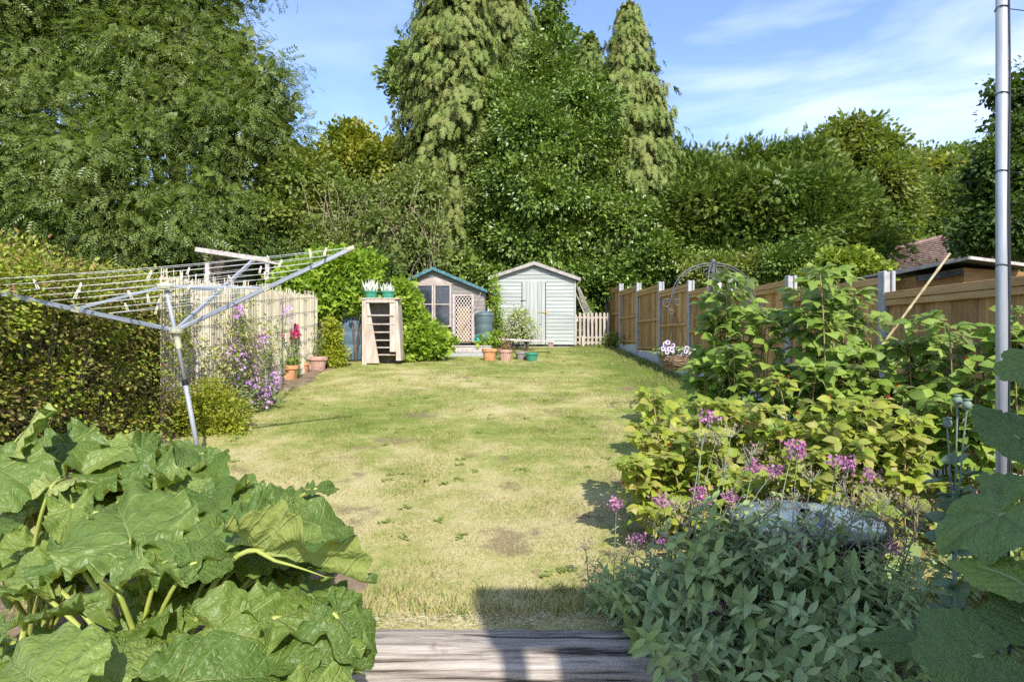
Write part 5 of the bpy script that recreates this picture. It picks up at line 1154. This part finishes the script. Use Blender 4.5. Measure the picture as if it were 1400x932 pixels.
def big_leaf(parent, A, Tp, Nh, mat, stalkmat, base, style='rhubarb', width=1.0, droop=.25, ruffle=.07, cup=.22, fold=.0, seed=0, stalk_r=.011, twist=0.0, mid=None, scl=1.0):
    A = Vector(A); Tp = Vector(Tp); Lh = (Tp-A).length*scl; D = (Tp-A).normalized(); Nh = Vector(Nh); Rr = D.cross(Nh).normalized(); Nn = Rr.cross(D)
    nth, nr = 84, 20; rs = random.Random(seed); ph = [rs.uniform(0, 6.28) for _ in range(6)]; off = Vector((rs.uniform(0, 50), rs.uniform(0, 50), 0))
    width *= .92; an, ra_ = OUT[style]; V = [A]; UV = [(0, 0)]
    k1 = rs.choice((7, 8, 9)); k2 = rs.choice((13, 15, 17)); k0 = rs.choice((3, 4)); 
    for i in range(1, nr+1):
        rho = (i/nr)
        for j in range(nth):
            th = -math.pi+2*math.pi*(j+.5)/nth; r0 = float(np.interp(abs(math.degrees(th)), an, ra_))
            r0 *= 1+(.022*math.sin(k2*th+ph[0])+.014*math.sin(23*th+ph[1])+.008*math.sin(37*th+ph[4])+.022*math.sin(k1*th+ph[5]))*rho
            x, y = rho*r0*math.sin(th)*width, rho*r0*math.cos(th)
            a = abs(th); d = min(abs(a-q) for q in ANG[style])*rho
            z = -droop*(max(0, y)**2)-droop*.5*min(0, y)**2-cup*abs(x)**1.6+fold*abs(x)
            z += ruffle*rho**2.4*(1.5*mnoise.noise(Vector((2.1*math.cos(th), 2.1*math.sin(th), ph[0]*3)))+1.5*mnoise.noise(Vector((4.5*math.cos(th), 4.5*math.sin(th), ph[1]*3)))+.35*rho*mnoise.noise(Vector((9*math.cos(th), 9*math.sin(th), ph[2]*3))))
            z += .55*min(.14, d)*rho-.012*max(0, 1-d/.03)
            s = (y-abs(x)*.75)*5.0; z += .040*min(1, abs(x)*4)*(math.sin(math.pi*s)**2-.5)*(1.1-.5*rho)
            q = Vector((x*3.2, y*3.2, 0))+off; z += .045*mnoise.noise(q)*(.3+rho)+.018*mnoise.noise(q*3.1)
            x2 = x+.03*mnoise.noise(q*1.3+Vector((9, 0, 0)))*rho
            if twist: c_, s_ = math.cos(twist*y), math.sin(twist*y); x2, z = x2*c_-z*s_, x2*s_+z*c_
            V.append(A+(Rr*x2+D*(y+.05)+Nn*z)*Lh); UV.append((x, y))
    F = []
    for j in range(nth-1): F.append((0, 0, 1+j, 2+j))
    V = [tuple(v) for v in V]; 
    me = bpy.data.meshes.new('leaf'); faces = [(0, 2+j, 1+j) for j in range(nth-1)]
    for i in range(nr-1):
        for j in range(nth-1): a = 1+i*nth+j; faces.append((a, a+1, a+nth+1, a+nth))
    me.from_pydata(V, [], faces); me.polygons.foreach_set('use_smooth', [True]*len(faces))
    ul = me.uv_layers.new(name='UVMap'); li = np.empty(len(me.loops), dtype=np.int32); me.loops.foreach_get('vertex_index', li); ul.data.foreach_set('uv', np.array(UV, dtype=np.float32)[li].ravel())
    me.update(); me.calc_loop_triangles()
    # make the upper side the front
    if me.polygons[nth*5].normal.dot(Nn) < 0: me.flip_normals()
    o = link('leaf', me, mat, parent)
    base = Vector(base); h = mid if mid else (base*.45+A*.55)+Vector((0, 0, .12))-D*.12*(1 if (A-base).length > .5 else .3)
    pts = bez(base, h, A, 12); ext = [A+D*Lh*(t+.05)+Nn*Lh*(-droop*t*t-.05) for t in (.12, .26, .42, .6)]
    mb = MB(); mb.tube(pts+ext, [stalk_r*(1.25-.4*i/12) for i in range(12)]+[stalk_r*q for q in (.62, .45, .3, .15)], 8, flat=.75)
    mb.build('stalk', stalkmat, o, smooth=True)
    return o

M_rhu = vein_leaf_mat('rhubarb_leaf', (.085, .145, .022), (.175, .235, .045), (.36, .41, .15), (.29, .33, .09), ANG['rhubarb'], rough=.43, spec=.4)
M_stk = rough_mat('rhubarb_stalk', [(.20, .25, .05), (.30, .34, .07), (.36, .37, .11)], scale=8, stretch=(1, 1, 1), bump=.15, rough=.4)
crA, crB, crC, crD = Vector((-1.35, 2.35, .08)), Vector((-2.25, 3.0, .12)), Vector((-1.65, 3.6, .15)), Vector((-1.2, 1.55, .05))
roots = []
for cr, lab in ((crA, 'largest rhubarb plant, with long yellow stalks arching beside the sleeper'), (crB, 'rhubarb plant at the left edge in front of the hedge'), (crC, 'rearmost rhubarb plant at the foot of the airer pole'), (crD, 'nearest rhubarb plant with broad leaves in the bottom left corner')):
    roots.append(empty('rhubarb_plant', cr, lab, 'rhubarb', 'rhubarb plants in the near left bed'))
def rh(i, a, t, n, **k):
    k['scl'] = .84; k['ruffle'] = k.get('ruffle', .07)*2.0; k['droop'] = k.get('droop', .25)*1.3
    big_leaf(roots[i], at(*a), at(*t), n, M_rhu, M_stk, (crA, crB, crC, crD)[i]+Vector((random.uniform(-.06, .06), random.uniform(-.06, .06), 0)), **k)
U = (0, -.35, 1); UC = (0, -.9, .8); LU = (-.5, -.5, .8); RU = (.5, -.5, .9)
# the leaves the photograph shows, front ones first
rh(3, (108, 908, 1.72), (232, 862, 1.95), (-.1, -.75, 1), seed=1, droop=.22, width=1.05, ruffle=.04)
rh(3, (60, 945, 1.55), (-10, 870, 1.75), (.2, -.7, 1), seed=2, droop=.2, ruffle=.05)
rh(3, (35, 850, 1.9), (100, 805, 2.15), (-.2, -.6, 1), seed=3, ruffle=.07)
rh(3, (235, 935, 1.75), (395, 905, 1.85), (.1, -.8, 1), seed=4, droop=.25, ruffle=.06)
rh(0, (290, 860, 2.0), (440, 880, 2.05), (.2, -.6, 1), seed=5, droop=.3, ruffle=.08)
rh(0, (222, 770, 2.25), (325, 690, 2.65), (-.15, -.8, 1), seed=6, droop=.1, ruffle=.07, width=1.0)
rh(0, (180, 742, 2.4), (150, 655, 2.8), (.3, -.8, 1), seed=7, droop=.15, ruffle=.05, width=.95)
rh(0, (262, 770, 2.2), (330, 745, 2.3), (.1, -1, .9), seed=8, droop=.3, width=1.1, ruffle=.06)
rh(0, (352, 752, 2.30), (535, 792, 2.35), (-.15, .55, 1), mid=at(285, 742, 2.30), seed=9, droop=.10, width=.75, ruffle=.08, cup=-.2, fold=.35, stalk_r=.014)
rh(0, (375, 845, 2.1), (480, 810, 2.35), (-.2, -.8, 1), seed=10, droop=.15, ruffle=.08, stalk_r=.013)
rh(0, (458, 838, 2.2), (522, 915, 2.15), (.6, -.6, .8), seed=11, droop=.3, ruffle=.07, width=1.0, stalk_r=.013)
rh(0, (410, 880, 2.1), (460, 985, 1.95), (.3, -1, .6), seed=12, droop=.2, ruffle=.07)
rh(0, (330, 720, 2.55), (425, 690, 2.75), (.1, -.8, 1), seed=13, ruffle=.09)
rh(2, (345, 710, 2.8), (410, 655, 3.1), (0, -.8, 1), seed=14, ruffle=.08)
rh(2, (300, 700, 2.85), (265, 640, 3.2), (.2, -.8, 1), seed=15, ruffle=.08)
rh(2, (375, 705, 2.7), (440, 720, 2.75), (.4, -.6, 1), seed=16, ruffle=.09)
rh(2, (235, 665, 3.1), (290, 640, 3.3), (.1, -.9, 1), seed=17, ruffle=.08)
rh(2, (165, 650, 3.2), (150, 600, 3.5), (.1, -1, .9), seed=18, droop=.3, ruffle=.08)
rh(2, (205, 655, 3.2), (225, 590, 3.5), (-.2, -.9, .8), seed=19, droop=.1, ruffle=.10, width=.7)
rh(2, (190, 625, 3.4), (215, 575, 3.6), (.4, -.7, .6), seed=20, width=.5, ruffle=.1)
rh(1, (18, 618, 3.0), (52, 560, 3.35), (.5, .75, -.35), seed=21, width=1.0, droop=-.12, ruffle=.06)
rh(1, (-5, 640, 2.9), (60, 668, 2.75), (0, -.7, 1), seed=22, ruffle=.08)
rh(1, (70, 665, 2.8), (110, 640, 3.0), (-.1, .6, -.8), seed=23, ruffle=.07, droop=-.2)
rh(1, (100, 690, 2.7), (85, 745, 2.5), (.2, -.8, .8), seed=24, ruffle=.12, width=.7)
rh(1, (-10, 720, 2.5), (30, 705, 2.6), (0, -.7, 1), seed=25, ruffle=.09, width=1.2)
rh(1, (130, 700, 2.6), (170, 690, 2.7), (0, -.8, 1), seed=26, ruffle=.12)
rh(0, (160, 805, 2.1), (150, 760, 2.3), (0, -1, .6), seed=27, ruffle=.12, width=1.0)
rh(1, (90, 605, 3.4), (115, 640, 3.2), (0, -.8, .8), seed=28, ruffle=.1)
rh(2, (430, 668, 3.0), (470, 660, 3.1), (.3, -.6, 1), seed=29, width=.6, ruffle=.1)
# fill leaves a little lower in the canopy
rf = random.Random(77); cnt = 0
RB = ([585, 620, 640, 700, 760, 800, 860, 932], [150, 320, 380, 420, 440, 440, 430, 430])
ZP = ([585, 640, 700, 780, 860, 940], [3.55, 3.2, 2.75, 2.3, 1.95, 1.65])
for tries in range(900):
    if cnt >= 90: break
    py = rf.uniform(600, 935); px = rf.uniform(-30, float(np.interp(py, *RB)))
    if 215 < px < 345 and 770 < py < 895: continue
    Z = float(np.interp(py, *ZP))+.12; a = at(px, py, Z); a.z -= rf.uniform(.0, .20)
    i = min(range(4), key=lambda k: ((crA, crB, crC, crD)[k]-Vector((a.x, a.y, .1))).length); c = (crA, crB, crC, crD)[i]
    o_ = Vector((a.x-c.x, a.y-c.y, 0)); o_ = (o_.normalized() if o_.length > .05 else Vector((1, 0, 0)))+Vector((rf.gauss(0, .5), rf.gauss(0, .5), rf.uniform(-.1, .3))); Lh = rf.uniform(.18, .30)
    big_leaf(roots[i], a, a+o_.normalized()*Lh, (rf.gauss(0, .4), -.5+rf.gauss(0, .4), 1), M_rhu, M_stk, c, seed=100+cnt, ruffle=rf.uniform(.12, .24), droop=rf.uniform(.1, .35)); cnt += 1

# ------------------------------------------------------------------ raspberries
M_rasp = leaf_mat('raspberry_leaves', [(.10, .17, .03), (.16, .25, .045), (.25, .33, .07)], under=(.34, .38, .27), transl=.3, rough=.5)
M_raspy = leaf_mat('raspberry_yellow_leaves', [(.17, .25, .03), (.26, .32, .045), (.40, .40, .07), (.15, .23, .04), (.38, .32, .10), (.22, .30, .05)], under=(.42, .44, .26), transl=.35)
M_cane = rough_mat('cane_stem', [(.22, .14, .09), (.32, .22, .12), (.26, .26, .10)], scale=20)
M_berry = plain('red_berry', (.42, .02, .03), rough=.35)
TRI = t_trifoliate()
def raspberry(label, bpx, bY, canes, mat, size, per=20, berries=5, spread=.35, t0=.25, dup=2):
    b0 = at(bpx, 466, bY); b0.z = g(b0.x, bY); root = empty('raspberry_bush', b0, label, 'raspberry bush', 'raspberry bushes on the right')
    mb = MB(); P, D, Nn, S = [], [], [], []; bp = []
    extra = [(px+random.uniform(-26, 26), py+random.uniform(8, 55), Y+random.uniform(-.25, .25)) for (px, py, Y) in canes]
    for (px, py, Y) in canes+extra[::dup]:
        if py < 545 and px < 1000: px = max(px, 974)
        e = at(max(px-10, px+random.gauss(0, 9)), py+random.gauss(0, 20), Y); b = Vector((b0.x*.45+e.x*.55+random.gauss(0, spread*.35), b0.y*.5+e.y*.5+random.gauss(0, spread*.4), 0)); b.z = g(b.x, b.y)
        h = Vector((b.x*.55+e.x*.45, b.y*.55+e.y*.45, e.z*.95+b.z*.05+.1)); pts = bez(b, h, e, 14); mb.tube(pts, [.007-.0003*i for i in range(14)], 5)
        for k in range(per):
            t = (t0+(1-t0)*(k/(per-1))**.8)*13; i = min(12, int(t)); q = pts[i].lerp(pts[i+1], t-i); a = k*2.4+random.uniform(-.4, .4); near = k/(per-1)
            up = .2+.6*near; d = Vector((math.cos(a), math.sin(a), up-.2)); lp = random.uniform(.02, .10)*(1.2-near)
            P.append(q+d*lp); D.append(d+Vector((0, 0, -.15))); Nn.append((random.gauss(0, .55), -.45+random.gauss(0, .55), 1)); S.append(size*random.uniform(.7, 1.25)*(1-.35*max(0, near-.85)/.15))
            if random.random() < berries/per/3: bp.append(q+d*.08)
    mb.build('canes', M_cane, root)
    scatter('leaves', TRI, [tuple(p) for p in P], [tuple(d) for d in D], Nn, S, mat, root, smooth=True)
    for p in bp[:12]:
        m2 = MB(); r_ = .009
        for i in range(22):
            d = Vector(sphere_dirs(1)[0]); m2.lathe([(0, -.003), (.0035, 0), (0, .003)], p+Vector((d.x*r_*.8, d.y*r_*.8, d.z*r_)), 6)
        m2.build('berry', M_berry, root)
    return root
raspberry('tall green raspberry canes just in front of the iron basket stand', 1010, 5.4, [(985, 398, 5.3), (1012, 385, 5.1), (960, 430, 5.3), (1035, 425, 5.0), (1005, 440, 5.0), (975, 470, 5.2), (1045, 470, 4.9), (1000, 500, 5.0), (950, 500, 5.2), (1062, 405, 5.1), (1025, 520, 4.9), (965, 520, 5.1)], M_rasp, .155, per=26, berries=2)
raspberry('broad green raspberry bush left of the leaning bamboo cane', 1130, 5.0, [(1090, 425, 4.9), (1120, 405, 4.8), (1150, 392, 4.7), (1170, 398, 4.7), (1190, 430, 4.8), (1105, 460, 4.7), (1140, 440, 4.6), (1175, 465, 4.5), (1080, 490, 4.7), (1120, 500, 4.5), (1160, 510, 4.5), (1200, 490, 4.6), (1210, 530, 4.5), (1090, 530, 4.6), (1100, 440, 5.0), (1140, 420, 5.0), (1130, 540, 4.4), (1180, 545, 4.4)], M_rasp, .15, per=28, berries=3)
raspberry('green raspberry bush beside the steel pole at the right', 1330, 4.2, [(1240, 470, 4.5), (1275, 455, 4.3), (1305, 440, 4.3), (1340, 428, 4.2), (1385, 415, 4.1), (1300, 480, 4.1), (1350, 470, 4.0), (1250, 520, 4.3), (1290, 530, 4.1), (1330, 520, 4.0), (1385, 480, 4.0), (1400, 530, 3.9), (1270, 570, 4.0), (1330, 580, 3.8), (1420, 430, 4.0), (1310, 560, 4.0), (1240, 490, 4.5)], M_rasp, .135, per=26, berries=5)
yl = [(885, 575, 4.6), (868, 620, 4.3), (862, 660, 4.2), (925, 560, 4.7), (905, 600, 4.5), (955, 575, 4.5), (940, 620, 4.3), (900, 640, 4.2), (985, 560, 4.5), (970, 620, 4.1), (1000, 600, 4.2), (925, 590, 4.6), (980, 645, 4.0), (1010, 560, 4.5), (880, 590, 4.4), (1020, 640, 3.95)]
raspberry('low yellowing raspberry bush spilling onto the lawn', 975, 4.5, yl, M_raspy, .115, per=34, berries=4, t0=.1, dup=1)
yl = [(1030, 560, 4.4), (1060, 545, 4.4), (1100, 560, 4.2), (1150, 560, 4.1), (1200, 570, 4.0), (1040, 600, 4.1), (1080, 610, 4.0), (1120, 605, 3.9), (1180, 600, 3.9), (1230, 585, 3.9), (1265, 600, 3.85), (1060, 650, 3.8), (1110, 655, 3.7), (1160, 650, 3.7), (1210, 640, 3.75), (1130, 580, 4.0), (1240, 620, 3.8), (1090, 580, 4.1), (1170, 620, 3.8), (1270, 640, 3.7), (1200, 600, 3.9)]
raspberry('sunlit yellow green raspberry bush behind the black tub', 1140, 4.2, yl, M_raspy, .11, per=30, berries=8, t0=.2, dup=2)
# bamboo cane
BAM = rough_mat('bamboo', [(.50, .36, .20), (.62, .48, .28), (.70, .60, .40)], scale=12, bump=.2)
a, b = at(1205, 473, 4.7), at(1299, 346, 4.45); mb = MB(); pts = [a.lerp(b, t) for t in np.linspace(0, 1, 25)]; mb.tube(pts, [.0085 if i % 5 else .0105 for i in range(25)], 8); tag(mb.build('bamboo_cane', BAM), 'long bare bamboo cane leaning up over the raspberry bushes', 'cane')
mb = MB()
for (p, q) in (((1225, 495), (1262, 462)), ((1222, 500), (1240, 470)), ((1215, 480), (1270, 520)), ((1235, 500), (1255, 545))): mb.tube(bez(at(*p, 4.5), at((p[0]+q[0])/2+4, (p[1]+q[1])/2-4, 4.5), at(*q, 4.4), 6), .004, 4)
tag(mb.build('dead_canes', PALE), 'thin grey dead canes tangled at the foot of the bamboo', 'dead canes', kind='stuff')

# ------------------------------------------------------------------ black tub with a rumpled pale cover
BLK = plain('black_plastic', (.015, .016, .02), rough=.35)
CY = 3.42; cc = at(1100, 708, CY); tb = empty('black_tub', (cc.x, CY, g(1, CY)), 'big round black plastic tub with rumpled pale blue cover', 'tub')
r_ = .40; hgt = cc.z-g(1, CY)
mb = MB(); mb.lathe([(0, 0), (r_*.84, 0), (r_*.97, hgt-.05), (r_, hgt-.045), (r_*1.0, hgt-.03)], (cc.x, CY, g(1, CY)), 48); mb.build('body', BLK, tb, smooth=True)
mb = MB(); mb.lathe([(r_*.98, hgt-.035), (r_*1.045, hgt-.03), (r_*1.05, hgt-.005), (r_*1.0, hgt+.005), (r_*.95, hgt-.01)], (cc.x, CY, g(1, CY)), 48); mb.build('rim', BLK, tb, smooth=True)
COV = plain('pale_polythene', (.13, .18, .21), rough=.22, spec=.6, var=.2, scale=5)
V = [(cc.x, CY, cc.z+.03)]; F = []
for i in range(1, 15):
    for k in range(60):
        a = 2*math.pi*k/60; q = r_*.99*i/14; x, y = cc.x+q*math.cos(a), CY+q*math.sin(a)
        V.append((x, y, cc.z-.005+.045*(1-(i/14)**3)*(.8+1.3*mnoise.noise(Vector((x*7, y*7, 2))))+.012*mnoise.noise(Vector((x*25, y*25, 2)))))
F = [(1+(i-1)*60+k, 1+(i-1)*60+(k+1) % 60, 1+i*60+(k+1) % 60, 1+i*60+k) for i in range(1, 14) for k in range(60)]
me_ = np_mesh('cover', V, F, COV, tb, smooth=True)

# ------------------------------------------------------------------ red valerian
M_val = leaf_mat('valerian_leaves', [(.15, .225, .11), (.22, .30, .16), (.31, .385, .22)], patch=(.20, .28, .08), patch_scale=3, transl=.2, rough=.5)
M_vpink = leaf_mat('valerian_petals', [(.34, .09, .22), (.46, .18, .34), (.58, .34, .48)], transl=.25, tcol=(1, 1, 1))
M_vseed = leaf_mat('valerian_seed_heads', [(.26, .17, .13), (.38, .27, .21), (.44, .26, .28)], transl=.25, tcol=(1, 1, 1))
M_vstem = rough_mat('valerian_stem', [(.20, .24, .14), (.30, .33, .20)], scale=20)
LAN = t_lance(.36)
def valerian(label, bases, stems, leafy, lsize=.105):
    b0 = Vector(bases[0]); root = empty('valerian_plant', (b0.x, b0.y, g(b0.x, max(b0.y, 3.2))), label, 'valerian', 'red valerian plants in the near right bed')
    mb = MB(); P, D, Nn, S = [], [], [], []; fp, sp_ = [], []
    def pair(q, ax, a, sz):
        u = ax.orthogonal().normalized(); v = ax.cross(u)
        for s in (0, math.pi):
            d = (u*math.cos(a+s)+v*math.sin(a+s)); P.append(tuple(q)); D.append(tuple(d+ax*random.uniform(.1, .8)+Vector((0, 0, random.uniform(-.3, .1))))); Nn.append(tuple(ax*1.0+Vector((0, -.2, .4))-d*.3)); S.append(sz)
    for (e, kind) in stems:
        b = Vector(random.choice(bases)); b = Vector((b.x*.6+e.x*.4+random.gauss(0, .05), b.y+random.gauss(0, .05), g(1, 3.3)))
        h = Vector((b.x*.5+e.x*.5, b.y*.5+e.y*.5, b.z*.3+e.z*.7)); pts = bez(b, h, e, 12); mb.tube(pts, [.0036-.00015*i for i in range(12)], 5)
        nn = leafy if kind == 'l' else 5
        for k in range(nn):
            t = (.15+.84*k/(nn-1))*11 if kind == 'l' else (.1+.6*k/4)*11; i = min(10, int(t)); q = pts[i].lerp(pts[i+1], t-i); ax = (pts[i+1]-pts[i]).normalized()
            pair(q, ax, k*1.57+random.uniform(-.4, .4), lsize*random.uniform(.65, 1.15)*(1.1 if kind == 'l' else .75)*(1 if k < nn-2 else .7))
        if kind != 'l':
            m = 85 if kind == 'f' else 60; r_ = .036 if kind == 'f' else .050
            for s in range(7):   # branching head
                d = Vector((random.gauss(0, 1), random.gauss(0, 1), random.uniform(.2, 1.2))).normalized()*r_*1.1; mb.tube([e-Vector((0, 0, .03)), e+d], [.0018, .001], 3)
            Q = np.array(e)+rng.normal(0, 1, (m, 3))*np.array([r_, r_, r_*.75])*.62+[0, 0, .01]; (fp if kind == 'f' else sp_).append(Q)
            if kind == 'f':
                Q = np.array(e)+rng.normal(0, 1, (14, 3))*np.array([r_, r_, r_])*.7-[0, 0, .03]; sp_.append(Q)
    mb.build('stems', M_vstem, root)
    scatter('leaves', LAN, P, D, Nn, S, M_val, root, smooth=True)
    for Q in fp:
        m = len(Q); scatter('flower_head', disc(6), Q, rng.normal(0, .5, (m, 3))+[0, 0, 1], rng.normal(0, .7, (m, 3))+[0, -.7, .7], .0058*rng.uniform(.7, 1.3, m), M_vpink, root)
    for Q in sp_:
        m = len(Q); scatter('seed_head', t_rhomb(.5), Q, rng.normal(0, 1, (m, 3)), rng.normal(0, 1, (m, 3)), .014*rng.uniform(.6, 1.4, m), M_vseed, root)
    return root
def F_(l, Y, k): return [(at(x, y, Y+random.uniform(-.06, .06)), k) for x, y in l]
def Lf(x0, x1, y0, y1, Y0, Y1, n):
    r = []
    for _ in range(n):
        py = random.uniform(y0, y1); t = (py-y0)/(y1-y0); r.append((at(random.uniform(x0, x1), py, Y0+(Y1-Y0)*t+random.uniform(-.16, .16)), 'l'))
    return r
valerian('largest red valerian with pink heads standing before the black tub', [(.75, 3.12, 0), (.95, 3.1, 0), (.65, 3.25, 0)],
         F_([(968, 573), (1058, 645), (955, 675), (905, 686), (1000, 682), (960, 688), (1030, 640)], 3.05, 'f')+F_([(980, 600), (960, 600), (1030, 615), (1025, 625), (990, 640), (960, 700), (935, 700), (945, 720), (1000, 590), (1045, 700), (1020, 720), (1060, 690), (1085, 680), (900, 720), (1120, 700), (925, 690), (1100, 720)], 3.05, 's')
         +Lf(905, 1060, 690, 800, 3.05, 2.8, 22)+Lf(960, 1200, 672, 760, 3.0, 2.85, 44)+Lf(880, 1040, 800, 900, 2.85, 2.65, 20)+Lf(900, 1040, 880, 935, 2.7, 2.6, 16), 7)
valerian('red valerian in the middle with a deep magenta head low down', [(1.25, 3.02, 0), (1.1, 2.98, 0), (1.4, 3.05, 0)],
         F_([(1085, 612), (1090, 620), (1145, 633), (1160, 637), (1132, 790), (1088, 738), (982, 832), (1075, 760)], 2.9, 'f')+F_([(1110, 650), (1150, 690), (1130, 800), (1100, 760), (1155, 665), (1130, 715), (1165, 705), (1145, 740), (1175, 735), (1100, 700), (1060, 730)], 2.9, 's')
         +Lf(1040, 1190, 735, 830, 2.85, 2.7, 24)+Lf(1010, 1200, 820, 932, 2.7, 2.5, 28), 7)
valerian('seedy red valerian between the tub and the squash leaves', [(1.75, 3.0, 0), (1.6, 3.1, 0)],
         F_([(1190, 652), (1220, 750)], 2.9, 'f')+F_([(1185, 675), (1200, 690), (1210, 710), (1235, 700), (1250, 690), (1230, 725), (1190, 710), (1255, 720), (1240, 740), (1170, 690), (1265, 700), (1215, 680)], 2.95, 's')
         +Lf(1180, 1300, 750, 850, 2.85, 2.7, 34)+Lf(1180, 1330, 840, 930, 2.7, 2.45, 24), 6, lsize=.075)
valerian('small grey leaved valerian on the lawn edge left of the others', [(.50, 3.42, 0), (.6, 3.45, 0)],
         F_([(872, 738), (903, 744), (843, 690)], 3.3, 'f')+F_([(865, 750), (890, 755), (905, 765), (800, 745), (815, 770), (850, 765)], 3.3, 's')+Lf(820, 910, 765, 830, 3.25, 3.1, 26), 6, lsize=.07)

# ------------------------------------------------------------------ squash and poppies
M_sq = vein_leaf_mat('squash_leaf', (.10, .165, .05), (.17, .25, .07), (.34, .40, .18), (.20, .28, .05), ANG['squash'], speck=True, transl=.2, rough=.55, spec=.25, sec=5.0)
M_sqs = rough_mat('squash_stalk', [(.18, .24, .08), (.28, .34, .12)], scale=14)
sqb = Vector((1.95, 1.95, -.02)); sq = empty('squash_plant', sqb, 'large leaved squash plant climbing in the bottom right corner', 'squash plant')
def sqf(a, t, n, **k): k['scl'] = .68; big_leaf(sq, at(*a), at(*t), n, M_sq, M_sqs, sqb, style='squash', stalk_r=.008, **k)
sqf((1418, 500, 1.95), (1335, 512, 2.0), (-.1, -.8, .8), seed=201, droop=.1, ruffle=.05, width=.95)
sqf((1392, 598, 1.95), (1305, 538, 2.1), (-.35, -.25, 1), seed=202, droop=.15, ruffle=.06, width=.8)
sqf((1385, 662, 1.85), (1318, 640, 1.98), (-.1, -.6, 1), seed=203, droop=.15, ruffle=.05)
sqf((1372, 700, 1.75), (1235, 752, 1.85), (-.25, -.35, 1), seed=204, droop=.25, ruffle=.06, width=.85)
sqf((1400, 800, 1.6), (1262, 742, 1.78), (-.2, .5, -1), seed=205, droop=-.1, ruffle=.05, width=.9)
sqf((1342, 895, 1.5), (1215, 898, 1.5), (.05, -.9, .9), seed=206, droop=.12, ruffle=.05, width=1.0)
sqf((1402, 850, 1.55), (1350, 780, 1.65), (.1, -.9, .9), seed=207, droop=.1, ruffle=.05, width=1.2)
sqf((1250, 880, 1.75), (1152, 872, 1.85), (0, -.3, 1), seed=208, droop=.1, ruffle=.05, width=.7)
sqf((1410, 735, 1.7), (1360, 700, 1.8), (0, -.6, 1), seed=209)
sqf((1390, 960, 1.45), (1290, 960, 1.42), (0, -.8, 1), seed=210)
sqf((1420, 600, 2.1), (1370, 570, 2.2), (.1, -.7, 1), seed=211)
M_pop = rough_mat('poppy_head', [(.14, .20, .15), (.21, .28, .21)], scale=12)
pb = Vector((1.85, 2.6, .05)); pp_ = empty('poppy_plant', pb, 'blue green poppy plant with round seed heads near the steel pole', 'poppy')
mb = MB(); hs = [at(1309, 553, 2.55), at(1322, 559, 2.5), at(1295, 584, 2.6)]
for h in hs:
    mb.tube(bez(pb, Vector((pb.x, pb.y, h.z*.7)), h, 10), .0035, 6)
mb.build('stems', M_pop, pp_)
for h in hs:
    m2 = MB(); m2.lathe([(0, -.004), (.010, 0), (.017, .010), (.018, .020), (.014, .030), (.008, .034), (.016, .038), (.017, .041), (.0, .042)], h, 16); m2.build('seed_head', M_pop, pp_, smooth=True)
n = 70; t = rng.uniform(.15, .85, n); P = np.array([tuple(bez(pb, Vector((pb.x, pb.y, hs[i % 3].z*.7)), hs[i % 3], 20)[int(q*19)]) for i, q in enumerate(t)])
scatter('leaves', t_leaf2(.55), P, rng.normal(0, 1, (n, 3))*[1, 1, .3]+[0, 0, .3], rng.normal(0, .4, (n, 3))+[0, -.3, 1], rng.uniform(.06, .13, n), leaf_mat('poppy_leaves', [(.11, .17, .10), (.17, .24, .15)], transl=.2), pp_, smooth=True)
# leaf litter and small ground plants under the right bed
bush('ground_plants', 'shaded low greenery under the valerian and squash', [((x, 2.55+.25*math.sin(x*5), .1), (.3, .3, .16)) for x in np.linspace(.95, 2.3, 7)]+[((x, 3.7, .25), (.3, .3, .2)) for x in np.linspace(1.6, 3.2, 7)], t_leaf2(.5), .06, 3800, M_val, .09, per=10, inner=200, twigs=5, cat='plant', stem_r=.003)
